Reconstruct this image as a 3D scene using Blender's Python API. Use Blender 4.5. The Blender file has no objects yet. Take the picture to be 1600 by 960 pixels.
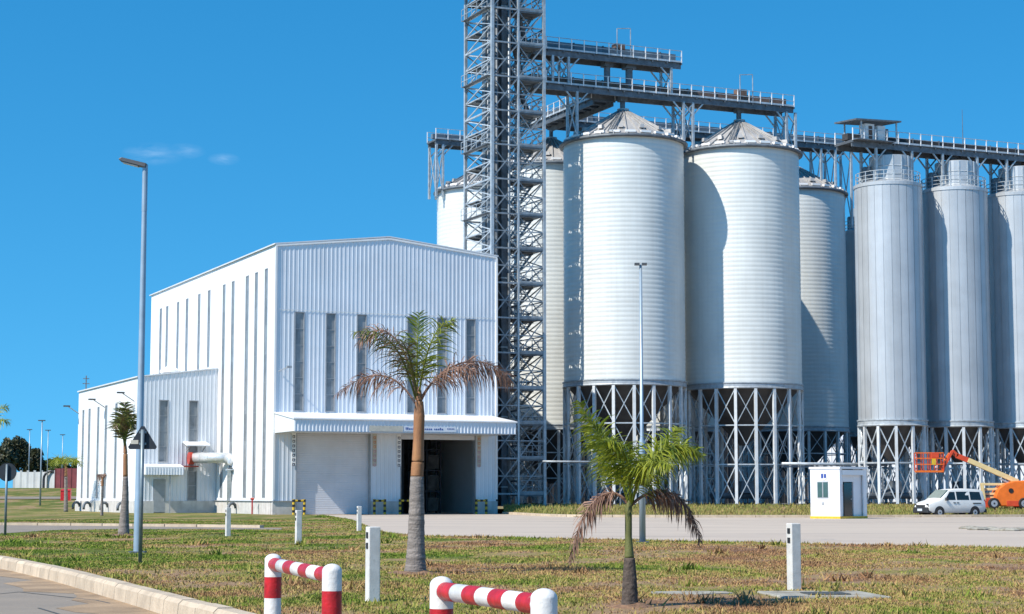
import bpy, bmesh, math, random
import numpy as np
from mathutils import Vector, Matrix, Quaternion
from mathutils.geometry import tessellate_polygon

random.seed(7)
rng = np.random.default_rng(7)
scene = bpy.context.scene
COL = scene.collection

# ------------------------------------------------------------------ camera
FPX = 2940.0
CAMH = 1.5
TH = math.atan(295.0 / FPX)
cs, sn = math.cos(TH), math.sin(TH)
cam_d = bpy.data.cameras.new('camera')
cam_d.sensor_width = 36.0
cam_d.lens = 36.0 * FPX / 1600.0
cam_d.clip_start = 0.1
cam_d.clip_end = 8000
cam = bpy.data.objects.new('camera', cam_d)
COL.objects.link(cam)
cam.location = (0, 0, CAMH)
cam.rotation_euler = (math.pi / 2 + TH, 0, 0)
scene.camera = cam

# ------------------------------------------------------------------ sky and sun
SUN_EL = math.radians(46)
SKY_LIFT = 0.23      # clear dry air: less pale haze low in the sky
sun_h = Vector((-0.79, -0.61)).normalized()
tosun = Vector((sun_h.x * math.cos(SUN_EL), sun_h.y * math.cos(SUN_EL), math.sin(SUN_EL)))
world = bpy.data.worlds.new('World')
scene.world = world
world.use_nodes = True
wn, wl = world.node_tree.nodes, world.node_tree.links
wn.clear()
w_out = wn.new('ShaderNodeOutputWorld')
w_bg = wn.new('ShaderNodeBackground')
w_sky = wn.new('ShaderNodeTexSky')
w_sky.sky_type = 'NISHITA'
w_sky.sun_disc = False
w_sky.sun_elevation = SUN_EL
w_sky.sun_rotation = math.atan2(sun_h.x, sun_h.y)
w_sky.altitude = 0
w_sky.air_density = 1.0
w_sky.dust_density = 0.0
w_sky.ozone_density = 2.0
w_hs = wn.new('ShaderNodeHueSaturation')
w_hs.inputs['Saturation'].default_value = 1.40
w_hs.inputs['Value'].default_value = 1.0
w_bg.inputs['Strength'].default_value = 0.129
# a few thin wisps of cirrus, fixed to directions of the sky
w_tc = wn.new('ShaderNodeTexCoord')
w_map = wn.new('ShaderNodeMapping')
w_map.inputs['Scale'].default_value = (22, 22, 80)
w_no = wn.new('ShaderNodeTexNoise')
w_no.inputs['Scale'].default_value = 3.2
w_no.inputs['Detail'].default_value = 7
w_no.inputs['Roughness'].default_value = 0.62
w_no2 = wn.new('ShaderNodeTexNoise')
w_no2.inputs['Scale'].default_value = 2.1
w_no2.inputs['Detail'].default_value = 2
w_r1 = wn.new('ShaderNodeMapRange')
w_r1.inputs['From Min'].default_value = 0.34
w_r1.inputs['From Max'].default_value = 0.85
w_mix = wn.new('ShaderNodeMix')
w_mix.data_type = 'RGBA'
w_mix.inputs['B'].default_value = (6.0, 7.2, 8.2, 1)
wl.new(w_tc.outputs['Generated'], w_map.inputs['Vector'])
wl.new(w_map.outputs['Vector'], w_no.inputs['Vector'])
wl.new(w_no.outputs['Fac'], w_r1.inputs['Value'])
acc = None
def sky_dir(px, py):
    v = Vector((px - 800, cs * FPX - sn * (480 - py), sn * FPX + cs * (480 - py)))
    return v.normalized()
for (px, py, rad) in ((240, 241, 0.017), (290, 236, 0.011), (350, 249, 0.009)):
    d = sky_dir(px, py)
    vs = wn.new('ShaderNodeVectorMath'); vs.operation = 'SUBTRACT'
    vs.inputs[1].default_value = d
    wl.new(w_tc.outputs['Generated'], vs.inputs[0])
    vm = wn.new('ShaderNodeVectorMath'); vm.operation = 'MULTIPLY'
    vm.inputs[1].default_value = (1, 1, 2.6)
    wl.new(vs.outputs['Vector'], vm.inputs[0])
    ln = wn.new('ShaderNodeVectorMath'); ln.operation = 'LENGTH'
    wl.new(vm.outputs['Vector'], ln.inputs[0])
    mr = wn.new('ShaderNodeMapRange')
    mr.inputs['From Min'].default_value = rad
    mr.inputs['From Max'].default_value = 0.0
    mr.inputs['To Max'].default_value = 0.24
    wl.new(ln.outputs['Value'], mr.inputs['Value'])
    if acc is None:
        acc = mr.outputs['Result']
    else:
        mx = wn.new('ShaderNodeMath'); mx.operation = 'MAXIMUM'
        wl.new(acc, mx.inputs[0]); wl.new(mr.outputs['Result'], mx.inputs[1])
        acc = mx.outputs['Value']
w_mu = wn.new('ShaderNodeMath'); w_mu.operation = 'MULTIPLY'
wl.new(acc, w_mu.inputs[0]); wl.new(w_r1.outputs['Result'], w_mu.inputs[1])
w_tint = wn.new('ShaderNodeMix'); w_tint.data_type = 'RGBA'; w_tint.blend_type = 'MULTIPLY'
w_tint.inputs['Factor'].default_value = 1.0
w_tint.inputs['B'].default_value = (0.92, 1.33, 1.18, 1)
w_add = wn.new('ShaderNodeVectorMath'); w_add.operation = 'ADD'
w_add.inputs[1].default_value = (0, 0, SKY_LIFT)
w_nrm = wn.new('ShaderNodeVectorMath'); w_nrm.operation = 'NORMALIZE'
wl.new(w_tc.outputs['Generated'], w_add.inputs[0]); wl.new(w_add.outputs['Vector'], w_nrm.inputs[0])
wl.new(w_nrm.outputs['Vector'], w_sky.inputs['Vector'])
wl.new(w_sky.outputs['Color'], w_hs.inputs['Color'])
wl.new(w_hs.outputs['Color'], w_tint.inputs['A'])
wl.new(w_tint.outputs['Result'], w_mix.inputs['A'])
wl.new(w_mu.outputs['Value'], w_mix.inputs['Factor'])
wl.new(w_mix.outputs['Result'], w_bg.inputs['Color'])
wl.new(w_bg.outputs['Background'], w_out.inputs['Surface'])

sun_d = bpy.data.lights.new('sun', 'SUN')
sun_d.energy = 4.8
sun_d.angle = math.radians(0.53)
sun_d.color = (1.0, 0.93, 0.83)
sun = bpy.data.objects.new('sun', sun_d)
COL.objects.link(sun)
sun.rotation_euler = tosun.to_track_quat('Z', 'Y').to_euler()
sun.location = (-60, -40, 80)

scene.view_settings.view_transform = 'Standard'
scene.view_settings.look = 'None'
scene.view_settings.gamma = 1.0
scene.view_settings.exposure = 0.42
scene.view_settings.use_curve_mapping = False
scene.render.engine = 'CYCLES'
scene.cycles.max_bounces = 6
scene.cycles.diffuse_bounces = 3
scene.cycles.use_denoising = True

# ------------------------------------------------------------------ measuring helpers
def at(px, py, Y):
    """world point at depth Y seen at pixel (px,py) of the 1600x960 photograph"""
    k = Y / (cs * FPX - sn * (480 - py))
    return Vector(((px - 800) * k, Y, CAMH + (sn * FPX + cs * (480 - py)) * k))
def zat(py, Y):
    return at(800, py, Y).z
def G(px, py, z=0.0):
    d = Vector((px - 800, cs * FPX - sn * (480 - py), sn * FPX + cs * (480 - py)))
    k = (z - CAMH) / d.z
    return Vector((d.x * k, d.y * k, z))

ALPHA = math.radians(24.1)
U = Vector((math.cos(ALPHA), math.sin(ALPHA), 0))
V = Vector((-math.sin(ALPHA), math.cos(ALPHA), 0))
C0 = at(427, 804, 152.0); C0.z = 0
def UV(u, v, z=0.0):
    p = C0 + U * u + V * v
    return Vector((p.x, p.y, z))
def uv_of(p):
    d = Vector((p[0], p[1], 0)) - C0
    return d.dot(U), d.dot(V)
def u_at_px(px, v, py=640):
    r = at(px, py, 1.0).x
    p = C0 + V * v
    return (r * p.y - p.x) / (U.x - r * U.y)
def v_at_px(px, u, py=640):
    r = at(px, py, 1.0).x
    p = C0 + U * u
    return (r * p.y - p.x) / (V.x - r * V.y)

# ------------------------------------------------------------------ materials
MATS = {}
def mat(name, col, rough=0.6, metal=0.0, var=0.12, scale=3.0, bump=0.0, bscale=None, streak=0.0,
        col2=None, spec=0.5, rnd=0.0, trans=0.0, stretch=(1, 1, 1), stain=None):
    m = bpy.data.materials.new(name)
    m.use_nodes = True
    nt = m.node_tree; n = nt.nodes; l = nt.links
    b = n['Principled BSDF']
    b.inputs['Roughness'].default_value = rough
    b.inputs['Metallic'].default_value = metal
    b.inputs['Specular IOR Level'].default_value = spec
    if trans: b.inputs['Transmission Weight'].default_value = trans
    geo = n.new('ShaderNodeNewGeometry')
    mp = n.new('ShaderNodeMapping')
    mp.inputs['Scale'].default_value = stretch
    l.new(geo.outputs['Position'], mp.inputs['Vector'])
    no = n.new('ShaderNodeTexNoise')
    no.inputs['Scale'].default_value = scale
    no.inputs['Detail'].default_value = 6
    no.inputs['Roughness'].default_value = 0.6
    l.new(mp.outputs['Vector'], no.inputs['Vector'])
    c2 = col2 if col2 else tuple(max(0, c * (1 - var * 2.2)) for c in col)
    c1 = tuple(min(1, c * (1 + var * 0.6)) for c in col) if not col2 else col
    rp = n.new('ShaderNodeValToRGB')
    rp.color_ramp.elements[0].position = 0.3
    rp.color_ramp.elements[1].position = 0.68
    rp.color_ramp.elements[0].color = (*c2, 1)
    rp.color_ramp.elements[1].color = (*c1, 1)
    l.new(no.outputs['Fac'], rp.inputs['Fac'])
    src = rp.outputs['Color']
    if streak:
        mp2 = n.new('ShaderNodeMapping')
        mp2.inputs['Scale'].default_value = (2.2, 2.2, 0.07)
        l.new(geo.outputs['Position'], mp2.inputs['Vector'])
        no2 = n.new('ShaderNodeTexNoise'); no2.inputs['Scale'].default_value = 1.3
        no2.inputs['Detail'].default_value = 5
        l.new(mp2.outputs['Vector'], no2.inputs['Vector'])
        r2 = n.new('ShaderNodeMapRange')
        r2.inputs['From Min'].default_value = 0.45; r2.inputs['From Max'].default_value = 0.75
        r2.inputs['To Max'].default_value = streak
        l.new(no2.outputs['Fac'], r2.inputs['Value'])
        mx = n.new('ShaderNodeMix'); mx.data_type = 'RGBA'
        mx.inputs['B'].default_value = (col[0] * .62, col[1] * .58, col[2] * .52, 1)
        l.new(r2.outputs['Result'], mx.inputs['Factor'])
        l.new(src, mx.inputs['A'])
        src = mx.outputs['Result']
    if stain:
        sc_, thr, amt, colr, str_ = stain
        mp3 = n.new('ShaderNodeMapping'); mp3.inputs['Scale'].default_value = str_
        l.new(geo.outputs['Position'], mp3.inputs['Vector'])
        no4 = n.new('ShaderNodeTexNoise'); no4.inputs['Scale'].default_value = sc_; no4.inputs['Detail'].default_value = 8
        no4.inputs['Roughness'].default_value = .68
        l.new(mp3.outputs['Vector'], no4.inputs['Vector'])
        r4 = n.new('ShaderNodeMapRange'); r4.inputs['From Min'].default_value = thr; r4.inputs['From Max'].default_value = thr + .08
        r4.inputs['To Max'].default_value = amt
        l.new(no4.outputs['Fac'], r4.inputs['Value'])
        mx4 = n.new('ShaderNodeMix'); mx4.data_type = 'RGBA'; mx4.inputs['B'].default_value = (*colr, 1)
        l.new(r4.outputs['Result'], mx4.inputs['Factor']); l.new(src, mx4.inputs['A'])
        src = mx4.outputs['Result']
    if rnd:
        oi = n.new('ShaderNodeObjectInfo')
        r3 = n.new('ShaderNodeMapRange')
        r3.inputs['To Min'].default_value = 1 - rnd; r3.inputs['To Max'].default_value = 1 + rnd * .6
        l.new(oi.outputs['Random'], r3.inputs['Value'])
        mx = n.new('ShaderNodeVectorMath'); mx.operation = 'SCALE'
        l.new(src, mx.inputs[0]); l.new(r3.outputs['Result'], mx.inputs['Scale'])
        src = mx.outputs['Vector']
    l.new(src, b.inputs['Base Color'])
    if bump:
        bn = n.new('ShaderNodeBump')
        bn.inputs['Strength'].default_value = bump
        bn.inputs['Distance'].default_value = 0.03
        n3 = n.new('ShaderNodeTexNoise'); n3.inputs['Scale'].default_value = bscale or scale * 8
        n3.inputs['Detail'].default_value = 5
        l.new(geo.outputs['Position'], n3.inputs['Vector'])
        l.new(n3.outputs['Fac'], bn.inputs['Height'])
        l.new(bn.outputs['Normal'], b.inputs['Normal'])
    MATS[name] = m
    return m

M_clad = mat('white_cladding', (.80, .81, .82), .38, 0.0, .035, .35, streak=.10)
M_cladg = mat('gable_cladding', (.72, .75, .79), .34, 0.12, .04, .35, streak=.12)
M_trim = mat('white_trim', (.82, .82, .81), .4, 0, .04, .8)
M_plinth = mat('plinth_concrete', (.60, .58, .55), .85, 0, .1, 1.5, bump=.2, streak=.4, stain=(1.2, .55, .4, (.33, .28, .22), (1, 1, .6)))
M_roof = mat('roof_sheet', (.74, .75, .76), .4, .1, .05, .5)
M_pane = mat('grey_pane', (.25, .275, .295), .3, 0, .16, 1.4, spec=.5, rnd=.18)
M_frame = mat('window_frame', (.36, .38, .40), .5, .2, .08)
M_shut = mat('roller_shutter', (.66, .67, .70), .45, .15, .05, .6, streak=.1)
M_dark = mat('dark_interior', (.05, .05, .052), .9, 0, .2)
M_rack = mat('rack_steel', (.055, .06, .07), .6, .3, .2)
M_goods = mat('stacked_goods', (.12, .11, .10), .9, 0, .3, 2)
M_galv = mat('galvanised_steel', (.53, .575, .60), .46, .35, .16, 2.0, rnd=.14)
M_galvd = mat('dark_galvanised', (.165, .19, .215), .55, .35, .2, 2.0, rnd=.16)  # darker steel; also carries the shade of bridge undersides and tower interior
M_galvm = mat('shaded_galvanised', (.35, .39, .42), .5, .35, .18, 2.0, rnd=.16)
M_col = mat('sunlit_column_steel', (.68, .71, .72), .5, .1, .08, 2.0, rnd=.08)  # lighter copy of the galvanised steel, sunlight on the columns put into its colour
M_silo = mat('white_silo_sheet', (.68, .70, .67), .45, .08, .05, .3, streak=.17)
M_siloroof = mat('silo_roof_sheet', (.47, .46, .445), .5, .2, .14, .8, streak=.25)
M_gsilo = mat('grey_silo_sheet', (.52, .55, .57), .42, .3, .06, .4, streak=.2, rnd=.12)
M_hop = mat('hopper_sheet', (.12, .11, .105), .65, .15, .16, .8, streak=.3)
M_beam = mat('ring_beam', (.40, .44, .47), .5, .3, .12)
M_conv = mat('conveyor_casing', (.16, .20, .235), .5, .25, .14, 1.0)
M_rust = mat('brown_rusty_sheet', (.19, .12, .09), .75, .1, .2, 1.5)
M_conc = mat('yard_concrete', (.50, .42, .335), .9, 0, .10, .16, bump=.25, bscale=9, stretch=(.25, 1, 1), col2=(.41, .345, .285), stain=(.22, .55, .35, (.22, .19, .16), (.35, 1, 1)))
M_pad = mat('pad_concrete', (.15, .145, .135), .9, 0, .15, .4, bump=.2)
M_road = mat('road_concrete', (.27, .225, .175), .9, 0, .12, .8, bump=.35, bscale=14, col2=(.215, .185, .15), stain=(.5, .57, .4, (.13, .115, .10), (1, .6, 1)))
M_dust = mat('sandy_dust', (.36, .25, .15), .95, 0, .2, 1.2, bump=.4, bscale=18)
M_kerb = mat('kerb_concrete', (.55, .45, .33), .88, 0, .12, 2.5, bump=.4, bscale=22, rnd=.12)
M_slab = mat('slab_concrete', (.38, .36, .30), .9, 0, .2, 2.5, bump=.4, stain=(3, .52, .7, (.20, .15, .09), (1, 1, 1)))
M_lid = mat('iron_lid', (.10, .105, .10), .7, .3, .2, 5)
M_white = mat('white_paint', (.74, .73, .70), .42, 0, .07, 5, bump=.2, bscale=26, streak=.35, stain=(16, .64, .7, (.30, .24, .19), (1, 1, 1)))
M_red = mat('red_paint', (.50, .012, .016), .42, 0, .2, 9, bump=.2, bscale=26, streak=.2, stain=(16, .63, .6, (.42, .22, .18), (1, 1, 1)))
M_yel = mat('yellow_paint', (.70, .46, .03), .5, 0, .12, 5)
M_black = mat('black_paint', (.018, .018, .02), .5, 0, .2, 5)
M_post = mat('post_concrete', (.66, .65, .62), .8, 0, .10, 5, bump=.15, bscale=45, streak=.35, stain=(9, .62, .5, (.30, .27, .22), (1, 1, .5)))
M_lamp = mat('lamp_pole_paint', (.36, .45, .52), .4, .35, .08, 2)
M_lampd = mat('luminaire_grey', (.10, .105, .11), .5, .3, .1)
M_glassl = mat('luminaire_lens', (.55, .56, .55), .2, 0, .05)
M_signb = mat('sign_back', (.028, .034, .042), .5, .2, .15, 5)
M_signp = mat('sign_post', (.20, .25, .27), .45, .4, .12, 5)
M_blue = mat('blue_lettering', (.02, .06, .30), .5, 0, .1)
M_navy = mat('navy_lettering', (.01, .013, .05), .5, 0, .1)
M_orange = mat('orange_lettering', (.55, .22, .10), .6, 0, .15)
M_pink = mat('faded_pink_lettering', (.55, .30, .34), .6, 0, .15)
M_tanb = mat('faded_tan_board', (.52, .50, .42), .7, 0, .1)
M_orl = mat('lift_orange', (.78, .17, .015), .35, 0, .08, 2)
M_redl = mat('lift_red', (.62, .07, .02), .4, 0, .1, 2)
M_cream = mat('lift_cream', (.70, .55, .27), .45, 0, .08, 2)
M_van = mat('van_paint', (.74, .74, .70), .22, 0, .04, 1.5, spec=.6)
M_glass = mat('vehicle_glass', (.012, .018, .018), .06, 0, .1, spec=.8)
M_gglass = mat('green_glass', (.06, .11, .10), .08, 0, .1, spec=.8)
M_tyre = mat('tyre_rubber', (.02, .02, .02), .85, 0, .2)
M_rim = mat('wheel_rim', (.55, .55, .56), .35, .6, .1)
M_plast = mat('black_plastic', (.03, .032, .035), .6, 0, .1)
M_plate = mat('plate_white', (.65, .72, .80), .4, 0, .05)
M_booth = mat('booth_panel', (.80, .80, .80), .35, 0, .04, .8)
M_duct = mat('duct_metal', (.70, .71, .70), .32, .35, .08, 2)
M_fanred = mat('fan_red', (.42, .05, .03), .5, 0, .15, 3)
M_farwall = mat('far_white_wall', (.50, .52, .52), .8, 0, .08, .4, streak=.3)
M_maroon = mat('maroon_sheet', (.17, .035, .04), .65, 0, .15, .8)
M_trunk = mat('palm_bark', (.27, .235, .21), .9, 0, .26, 5, bump=.7, bscale=24, stretch=(.6, .6, 5), stain=(7, .56, .6, (.12, .10, .09), (.5, .5, 3)))
M_trunkd = mat('palm_bark_dark', (.11, .085, .07), .95, 0, .3, 14, bump=.7, bscale=30)
M_shaft = mat('dry_crown_shaft', (.40, .19, .075), .7, 0, .22, 5, bump=.3, col2=(.22, .10, .05), stretch=(1, 1, .25))
M_shaftg = mat('green_crown_shaft', (.16, .17, .045), .6, 0, .2, 8, bump=.3, col2=(.07, .08, .025), stretch=(1, 1, .3))
M_mulch = mat('brown_mulch', (.25, .145, .085), .95, 0, .3, 8, bump=.8, bscale=20)
M_bark = mat('tree_bark', (.13, .10, .08), .95, 0, .25, 4)

def leaf_mat(name, a, b, rough=.5, transl=.25, sc=3.0):
    m = bpy.data.materials.new(name); m.use_nodes = True
    n = m.node_tree.nodes; l = m.node_tree.links
    n.clear()
    out = n.new('ShaderNodeOutputMaterial')
    p = n.new('ShaderNodeBsdfPrincipled'); p.inputs['Roughness'].default_value = rough
    t = n.new('ShaderNodeBsdfTranslucent')
    ms = n.new('ShaderNodeMixShader'); ms.inputs['Fac'].default_value = transl
    geo = n.new('ShaderNodeNewGeometry')
    no = n.new('ShaderNodeTexNoise'); no.inputs['Scale'].default_value = sc
    no.inputs['Detail'].default_value = 4
    l.new(geo.outputs['Position'], no.inputs['Vector'])
    ad = n.new('ShaderNodeMath'); ad.operation = 'MULTIPLY_ADD'
    ad.inputs[1].default_value = .45; 
    l.new(geo.outputs['Random Per Island'], ad.inputs[0])
    sb = n.new('ShaderNodeMath'); sb.operation = 'SUBTRACT'; sb.inputs[1].default_value = .22
    l.new(no.outputs['Fac'], sb.inputs[0])
    l.new(sb.outputs['Value'], ad.inputs[2])
    r = n.new('ShaderNodeValToRGB')
    r.color_ramp.elements[0].position = .3; r.color_ramp.elements[1].position = .72
    r.color_ramp.elements[0].color = (*a, 1); r.color_ramp.elements[1].color = (*b, 1)
    l.new(ad.outputs['Value'], r.inputs['Fac'])
    l.new(r.outputs['Color'], p.inputs['Base Color']); l.new(r.outputs['Color'], t.inputs['Color'])
    l.new(p.outputs['BSDF'], ms.inputs[1]); l.new(t.outputs['BSDF'], ms.inputs[2])
    l.new(ms.outputs['Shader'], out.inputs['Surface'])
    return m
M_fgreen = leaf_mat('palm_leaf_green', (.11, .16, .012), (.40, .43, .04), .45, .38)
M_fmix = leaf_mat('palm_leaf_fading', (.14, .09, .05), (.15, .19, .035), .5, .3)
M_fbrown = leaf_mat('palm_leaf_dead', (.16, .085, .06), (.40, .24, .17), .7, .25)
M_bgrass = leaf_mat('bank_grass_leaf', (.36, .28, .09), (.17, .21, .04), .8, .1, .12)
M_tree = leaf_mat('dark_foliage', (.035, .042, .02), (.10, .105, .05), .6, .2, .6)
M_tree2 = leaf_mat('bright_foliage', (.03, .055, .012), (.10, .14, .03), .6, .2, .6)

def lawn_mats():
    """soil sheet and grass blades share the same patch pattern (dry straw, bare earth, green)"""
    res = []
    for kind in ('lawn_soil', 'grass_blades'):
        m = bpy.data.materials.new(kind); m.use_nodes = True
        n = m.node_tree.nodes; l = m.node_tree.links
        b = n['Principled BSDF']; b.inputs['Roughness'].default_value = .9
        b.inputs['Specular IOR Level'].default_value = .2
        geo = n.new('ShaderNodeNewGeometry')
        fl = n.new('ShaderNodeVectorMath'); fl.operation = 'MULTIPLY'; fl.inputs[1].default_value = (1, .55, 0)
        l.new(geo.outputs['Position'], fl.inputs[0])
        big = n.new('ShaderNodeTexNoise'); big.inputs['Scale'].default_value = .30
        big.inputs['Detail'].default_value = 7; big.inputs['Roughness'].default_value = .68
        l.new(fl.outputs['Vector'], big.inputs['Vector'])
        # greener towards the building side, drier to the right
        sep = n.new('ShaderNodeSeparateXYZ'); l.new(geo.outputs['Position'], sep.inputs['Vector'])
        gx = n.new('ShaderNodeMapRange'); gx.inputs['From Min'].default_value = -14
        gx.inputs['From Max'].default_value = 9
        gx.inputs['To Min'].default_value = .075; gx.inputs['To Max'].default_value = -.045
        l.new(sep.outputs['X'], gx.inputs['Value'])
        su = n.new('ShaderNodeMath'); su.operation = 'ADD'
        l.new(big.outputs['Fac'], su.inputs[0]); l.new(gx.outputs['Result'], su.inputs[1])
        val = su.outputs['Value']
        r = n.new('ShaderNodeValToRGB')
        e = r.color_ramp.elements
        big.inputs['Scale'].default_value = .26
        if kind == 'lawn_soil':
            cols = [(.38, (.21, .115, .065)), (.46, (.33, .215, .125)), (.53, (.26, .21, .07)), (.61, (.11, .135, .022))]
        else:
            cols = [(.38, (.31, .17, .085)), (.46, (.42, .28, .12)), (.53, (.31, .29, .075)), (.61, (.14, .21, .025))]
        e[0].position, e[0].color = cols[0][0], (*cols[0][1], 1)
        e[1].position, e[1].color = cols[3][0], (*cols[3][1], 1)
        for pos, c in cols[1:3]:
            x = e.new(pos); x.color = (*c, 1)
        if kind == 'grass_blades':
            jit = n.new('ShaderNodeMath'); jit.operation = 'MULTIPLY_ADD'
            jit.inputs[1].default_value = .13
            sh = n.new('ShaderNodeMath'); sh.operation = 'SUBTRACT'; sh.inputs[1].default_value = .065
            l.new(val, sh.inputs[0])
            l.new(geo.outputs['Random Per Island'], jit.inputs[0]); l.new(sh.outputs['Value'], jit.inputs[2])
            val = jit.outputs['Value']
        l.new(val, r.inputs['Fac'])
        fine = n.new('ShaderNodeTexNoise'); fine.inputs['Scale'].default_value = 7
        fine.inputs['Detail'].default_value = 6; fine.inputs['Roughness'].default_value = .75
        l.new(geo.outputs['Position'], fine.inputs['Vector'])
        fr = n.new('ShaderNodeMapRange'); fr.inputs['From Min'].default_value = .3; fr.inputs['From Max'].default_value = .7
        fr.inputs['To Min'].default_value = .55; fr.inputs['To Max'].default_value = 1.3
        l.new(fine.outputs['Fac'], fr.inputs['Value'])
        mu = n.new('ShaderNodeVectorMath'); mu.operation = 'SCALE'
        l.new(r.outputs['Color'], mu.inputs[0]); l.new(fr.outputs['Result'], mu.inputs['Scale'])
        l.new(mu.outputs['Vector'], b.inputs['Base Color'])
        if kind == 'lawn_soil':
            bp = n.new('ShaderNodeBump'); bp.inputs['Strength'].default_value = .7; bp.inputs['Distance'].default_value = .06
            l.new(fine.outputs['Fac'], bp.inputs['Height']); l.new(bp.outputs['Normal'], b.inputs['Normal'])
        res.append(m)
    return res
M_lawn, M_blade = lawn_mats()

# ------------------------------------------------------------------ mesh helpers
class MB:
    def __init__(self): self.v = []; self.f = []
    def add(self, vs, fs):
        o = len(self.v); self.v += [tuple(p) for p in vs]; self.f += [tuple(i + o for i in f) for f in fs]
    def box(self, c, s, yaw=0.0, taper=1.0, bevel=0.0):
        x, y, z = s[0] / 2, s[1] / 2, s[2] / 2
        ca, sa = math.cos(yaw), math.sin(yaw)
        vs = []
        for dz, k in ((-z, 1), (z, taper)):
            for dx, dy in ((-x, -y), (x, -y), (x, y), (-x, y)):
                a, b = dx * k, dy * k
                vs.append((c[0] + a * ca - b * sa, c[1] + a * sa + b * ca, c[2] + dz))
        self.add(vs, [(3, 2, 1, 0), (4, 5, 6, 7), (0, 1, 5, 4), (1, 2, 6, 5), (2, 3, 7, 6), (3, 0, 4, 7)])
    def bar(self, p0, p1, w, h=None):
        h = h or w
        p0, p1 = Vector(p0), Vector(p1); d = (p1 - p0)
        q = frame_of(d)
        vs = []
        for p in (p0, p1):
            for a, b in ((-w, -h), (w, -h), (w, h), (-w, h)):
                vs.append(p + q @ Vector((a / 2, b / 2, 0)))
        self.add(vs, [(3, 2, 1, 0), (4, 5, 6, 7), (0, 1, 5, 4), (1, 2, 6, 5), (2, 3, 7, 6), (3, 0, 4, 7)])
    def tube(self, p0, p1, r0, r1=None, n=12, caps=True):
        r1 = r0 if r1 is None else r1
        p0, p1 = Vector(p0), Vector(p1); q = frame_of(p1 - p0)
        vs = []
        for p, r in ((p0, r0), (p1, r1)):
            for i in range(n):
                a = 2 * math.pi * i / n
                vs.append(p + q @ Vector((r * math.cos(a), r * math.sin(a), 0)))
        fs = [(i, (i + 1) % n, n + (i + 1) % n, n + i) for i in range(n)]
        if caps: fs += [tuple(range(n - 1, -1, -1)), tuple(range(n, 2 * n))]
        self.add(vs, fs)
    def lathe(self, prof, n=24, c=(0, 0, 0), a0=0.0, a1=2 * math.pi, captop=False, capbot=False):
        full = abs(a1 - a0 - 2 * math.pi) < 1e-6
        m = n if full else n + 1
        vs = []
        for r, z in prof:
            for i in range(m):
                a = a0 + (a1 - a0) * i / n
                vs.append((c[0] + r * math.cos(a), c[1] + r * math.sin(a), c[2] + z))
        fs = []
        for k in range(len(prof) - 1):
            for i in range(n):
                j = (i + 1) % m if full else i + 1
                fs.append((k * m + i, k * m + j, (k + 1) * m + j, (k + 1) * m + i))
        if captop and full: fs.append(tuple((len(prof) - 1) * m + i for i in range(m)))
        if capbot and full: fs.append(tuple(range(m - 1, -1, -1)))
        self.add(vs, fs)
    def path(self, pts, radii, n=8):
        pts = [Vector(p) for p in pts]
        vs = []
        for i, p in enumerate(pts):
            d = pts[min(i + 1, len(pts) - 1)] - pts[max(i - 1, 0)]
            q = frame_of(d)
            r = radii[i] if hasattr(radii, '__len__') else radii
            for k in range(n):
                a = 2 * math.pi * k / n
                vs.append(p + q @ Vector((r * math.cos(a), r * math.sin(a), 0)))
        fs = []
        for i in range(len(pts) - 1):
            for k in range(n):
                fs.append((i * n + k, i * n + (k + 1) % n, (i + 1) * n + (k + 1) % n, (i + 1) * n + k))
        fs += [tuple(range(n - 1, -1, -1)), tuple((len(pts) - 1) * n + k for k in range(n))]
        self.add(vs, fs)
    def poly(self, pts, z=None):
        p3 = [Vector((p[0], p[1], p[2] if (z is None and len(p) > 2) else (z or 0))) for p in pts]
        tris = tessellate_polygon([[Vector((p.x, p.y, 0)) for p in p3]])
        fs = []
        for t in tris:
            a, b, c = (p3[i] for i in t)
            if (b - a).cross(c - a).z < 0: t = t[::-1]
            fs.append(tuple(t))
        self.add(p3, fs)
    def prism(self, outline, axis_vec):
        """closed outline (list of 3D points, planar) swept by axis_vec"""
        n = len(outline); a = Vector(axis_vec)
        vs = [Vector(p) for p in outline] + [Vector(p) + a for p in outline]
        fs = [tuple(range(n)), tuple(range(2 * n - 1, n - 1, -1))]
        fs += [(i, n + i, n + (i + 1) % n, (i + 1) % n) for i in range(n)]
        self.add(vs, fs)
    def mesh(self, name, smooth=False, fix=False):
        me = bpy.data.meshes.new(name)
        me.from_pydata(self.v, [], self.f)
        if fix:
            bm = bmesh.new(); bm.from_mesh(me)
            bmesh.ops.recalc_face_normals(bm, faces=bm.faces[:]); bm.to_mesh(me); bm.free()
        if smooth:
            me.polygons.foreach_set('use_smooth', [True] * len(me.polygons))
        me.update()
        return me
    def build(self, name, m, parent=None, smooth=False, fix=True, bevel=0.0):
        me = self.mesh(name, smooth, fix)
        me.materials.append(m)
        o = link(name, me, parent)
        if bevel:
            b = o.modifiers.new('bevel', 'BEVEL'); b.width = bevel; b.segments = 2; b.limit_method = 'ANGLE'
        return o

def frame_of(d):
    d = Vector(d)
    if d.length < 1e-9: return Quaternion()
    d = d.normalized()
    up = Vector((0, 0, 1)) if abs(d.z) < .999 else Vector((0, 1, 0))
    x = up.cross(d).normalized(); y = d.cross(x)
    return Matrix((x, y, d)).transposed().to_quaternion()

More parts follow.
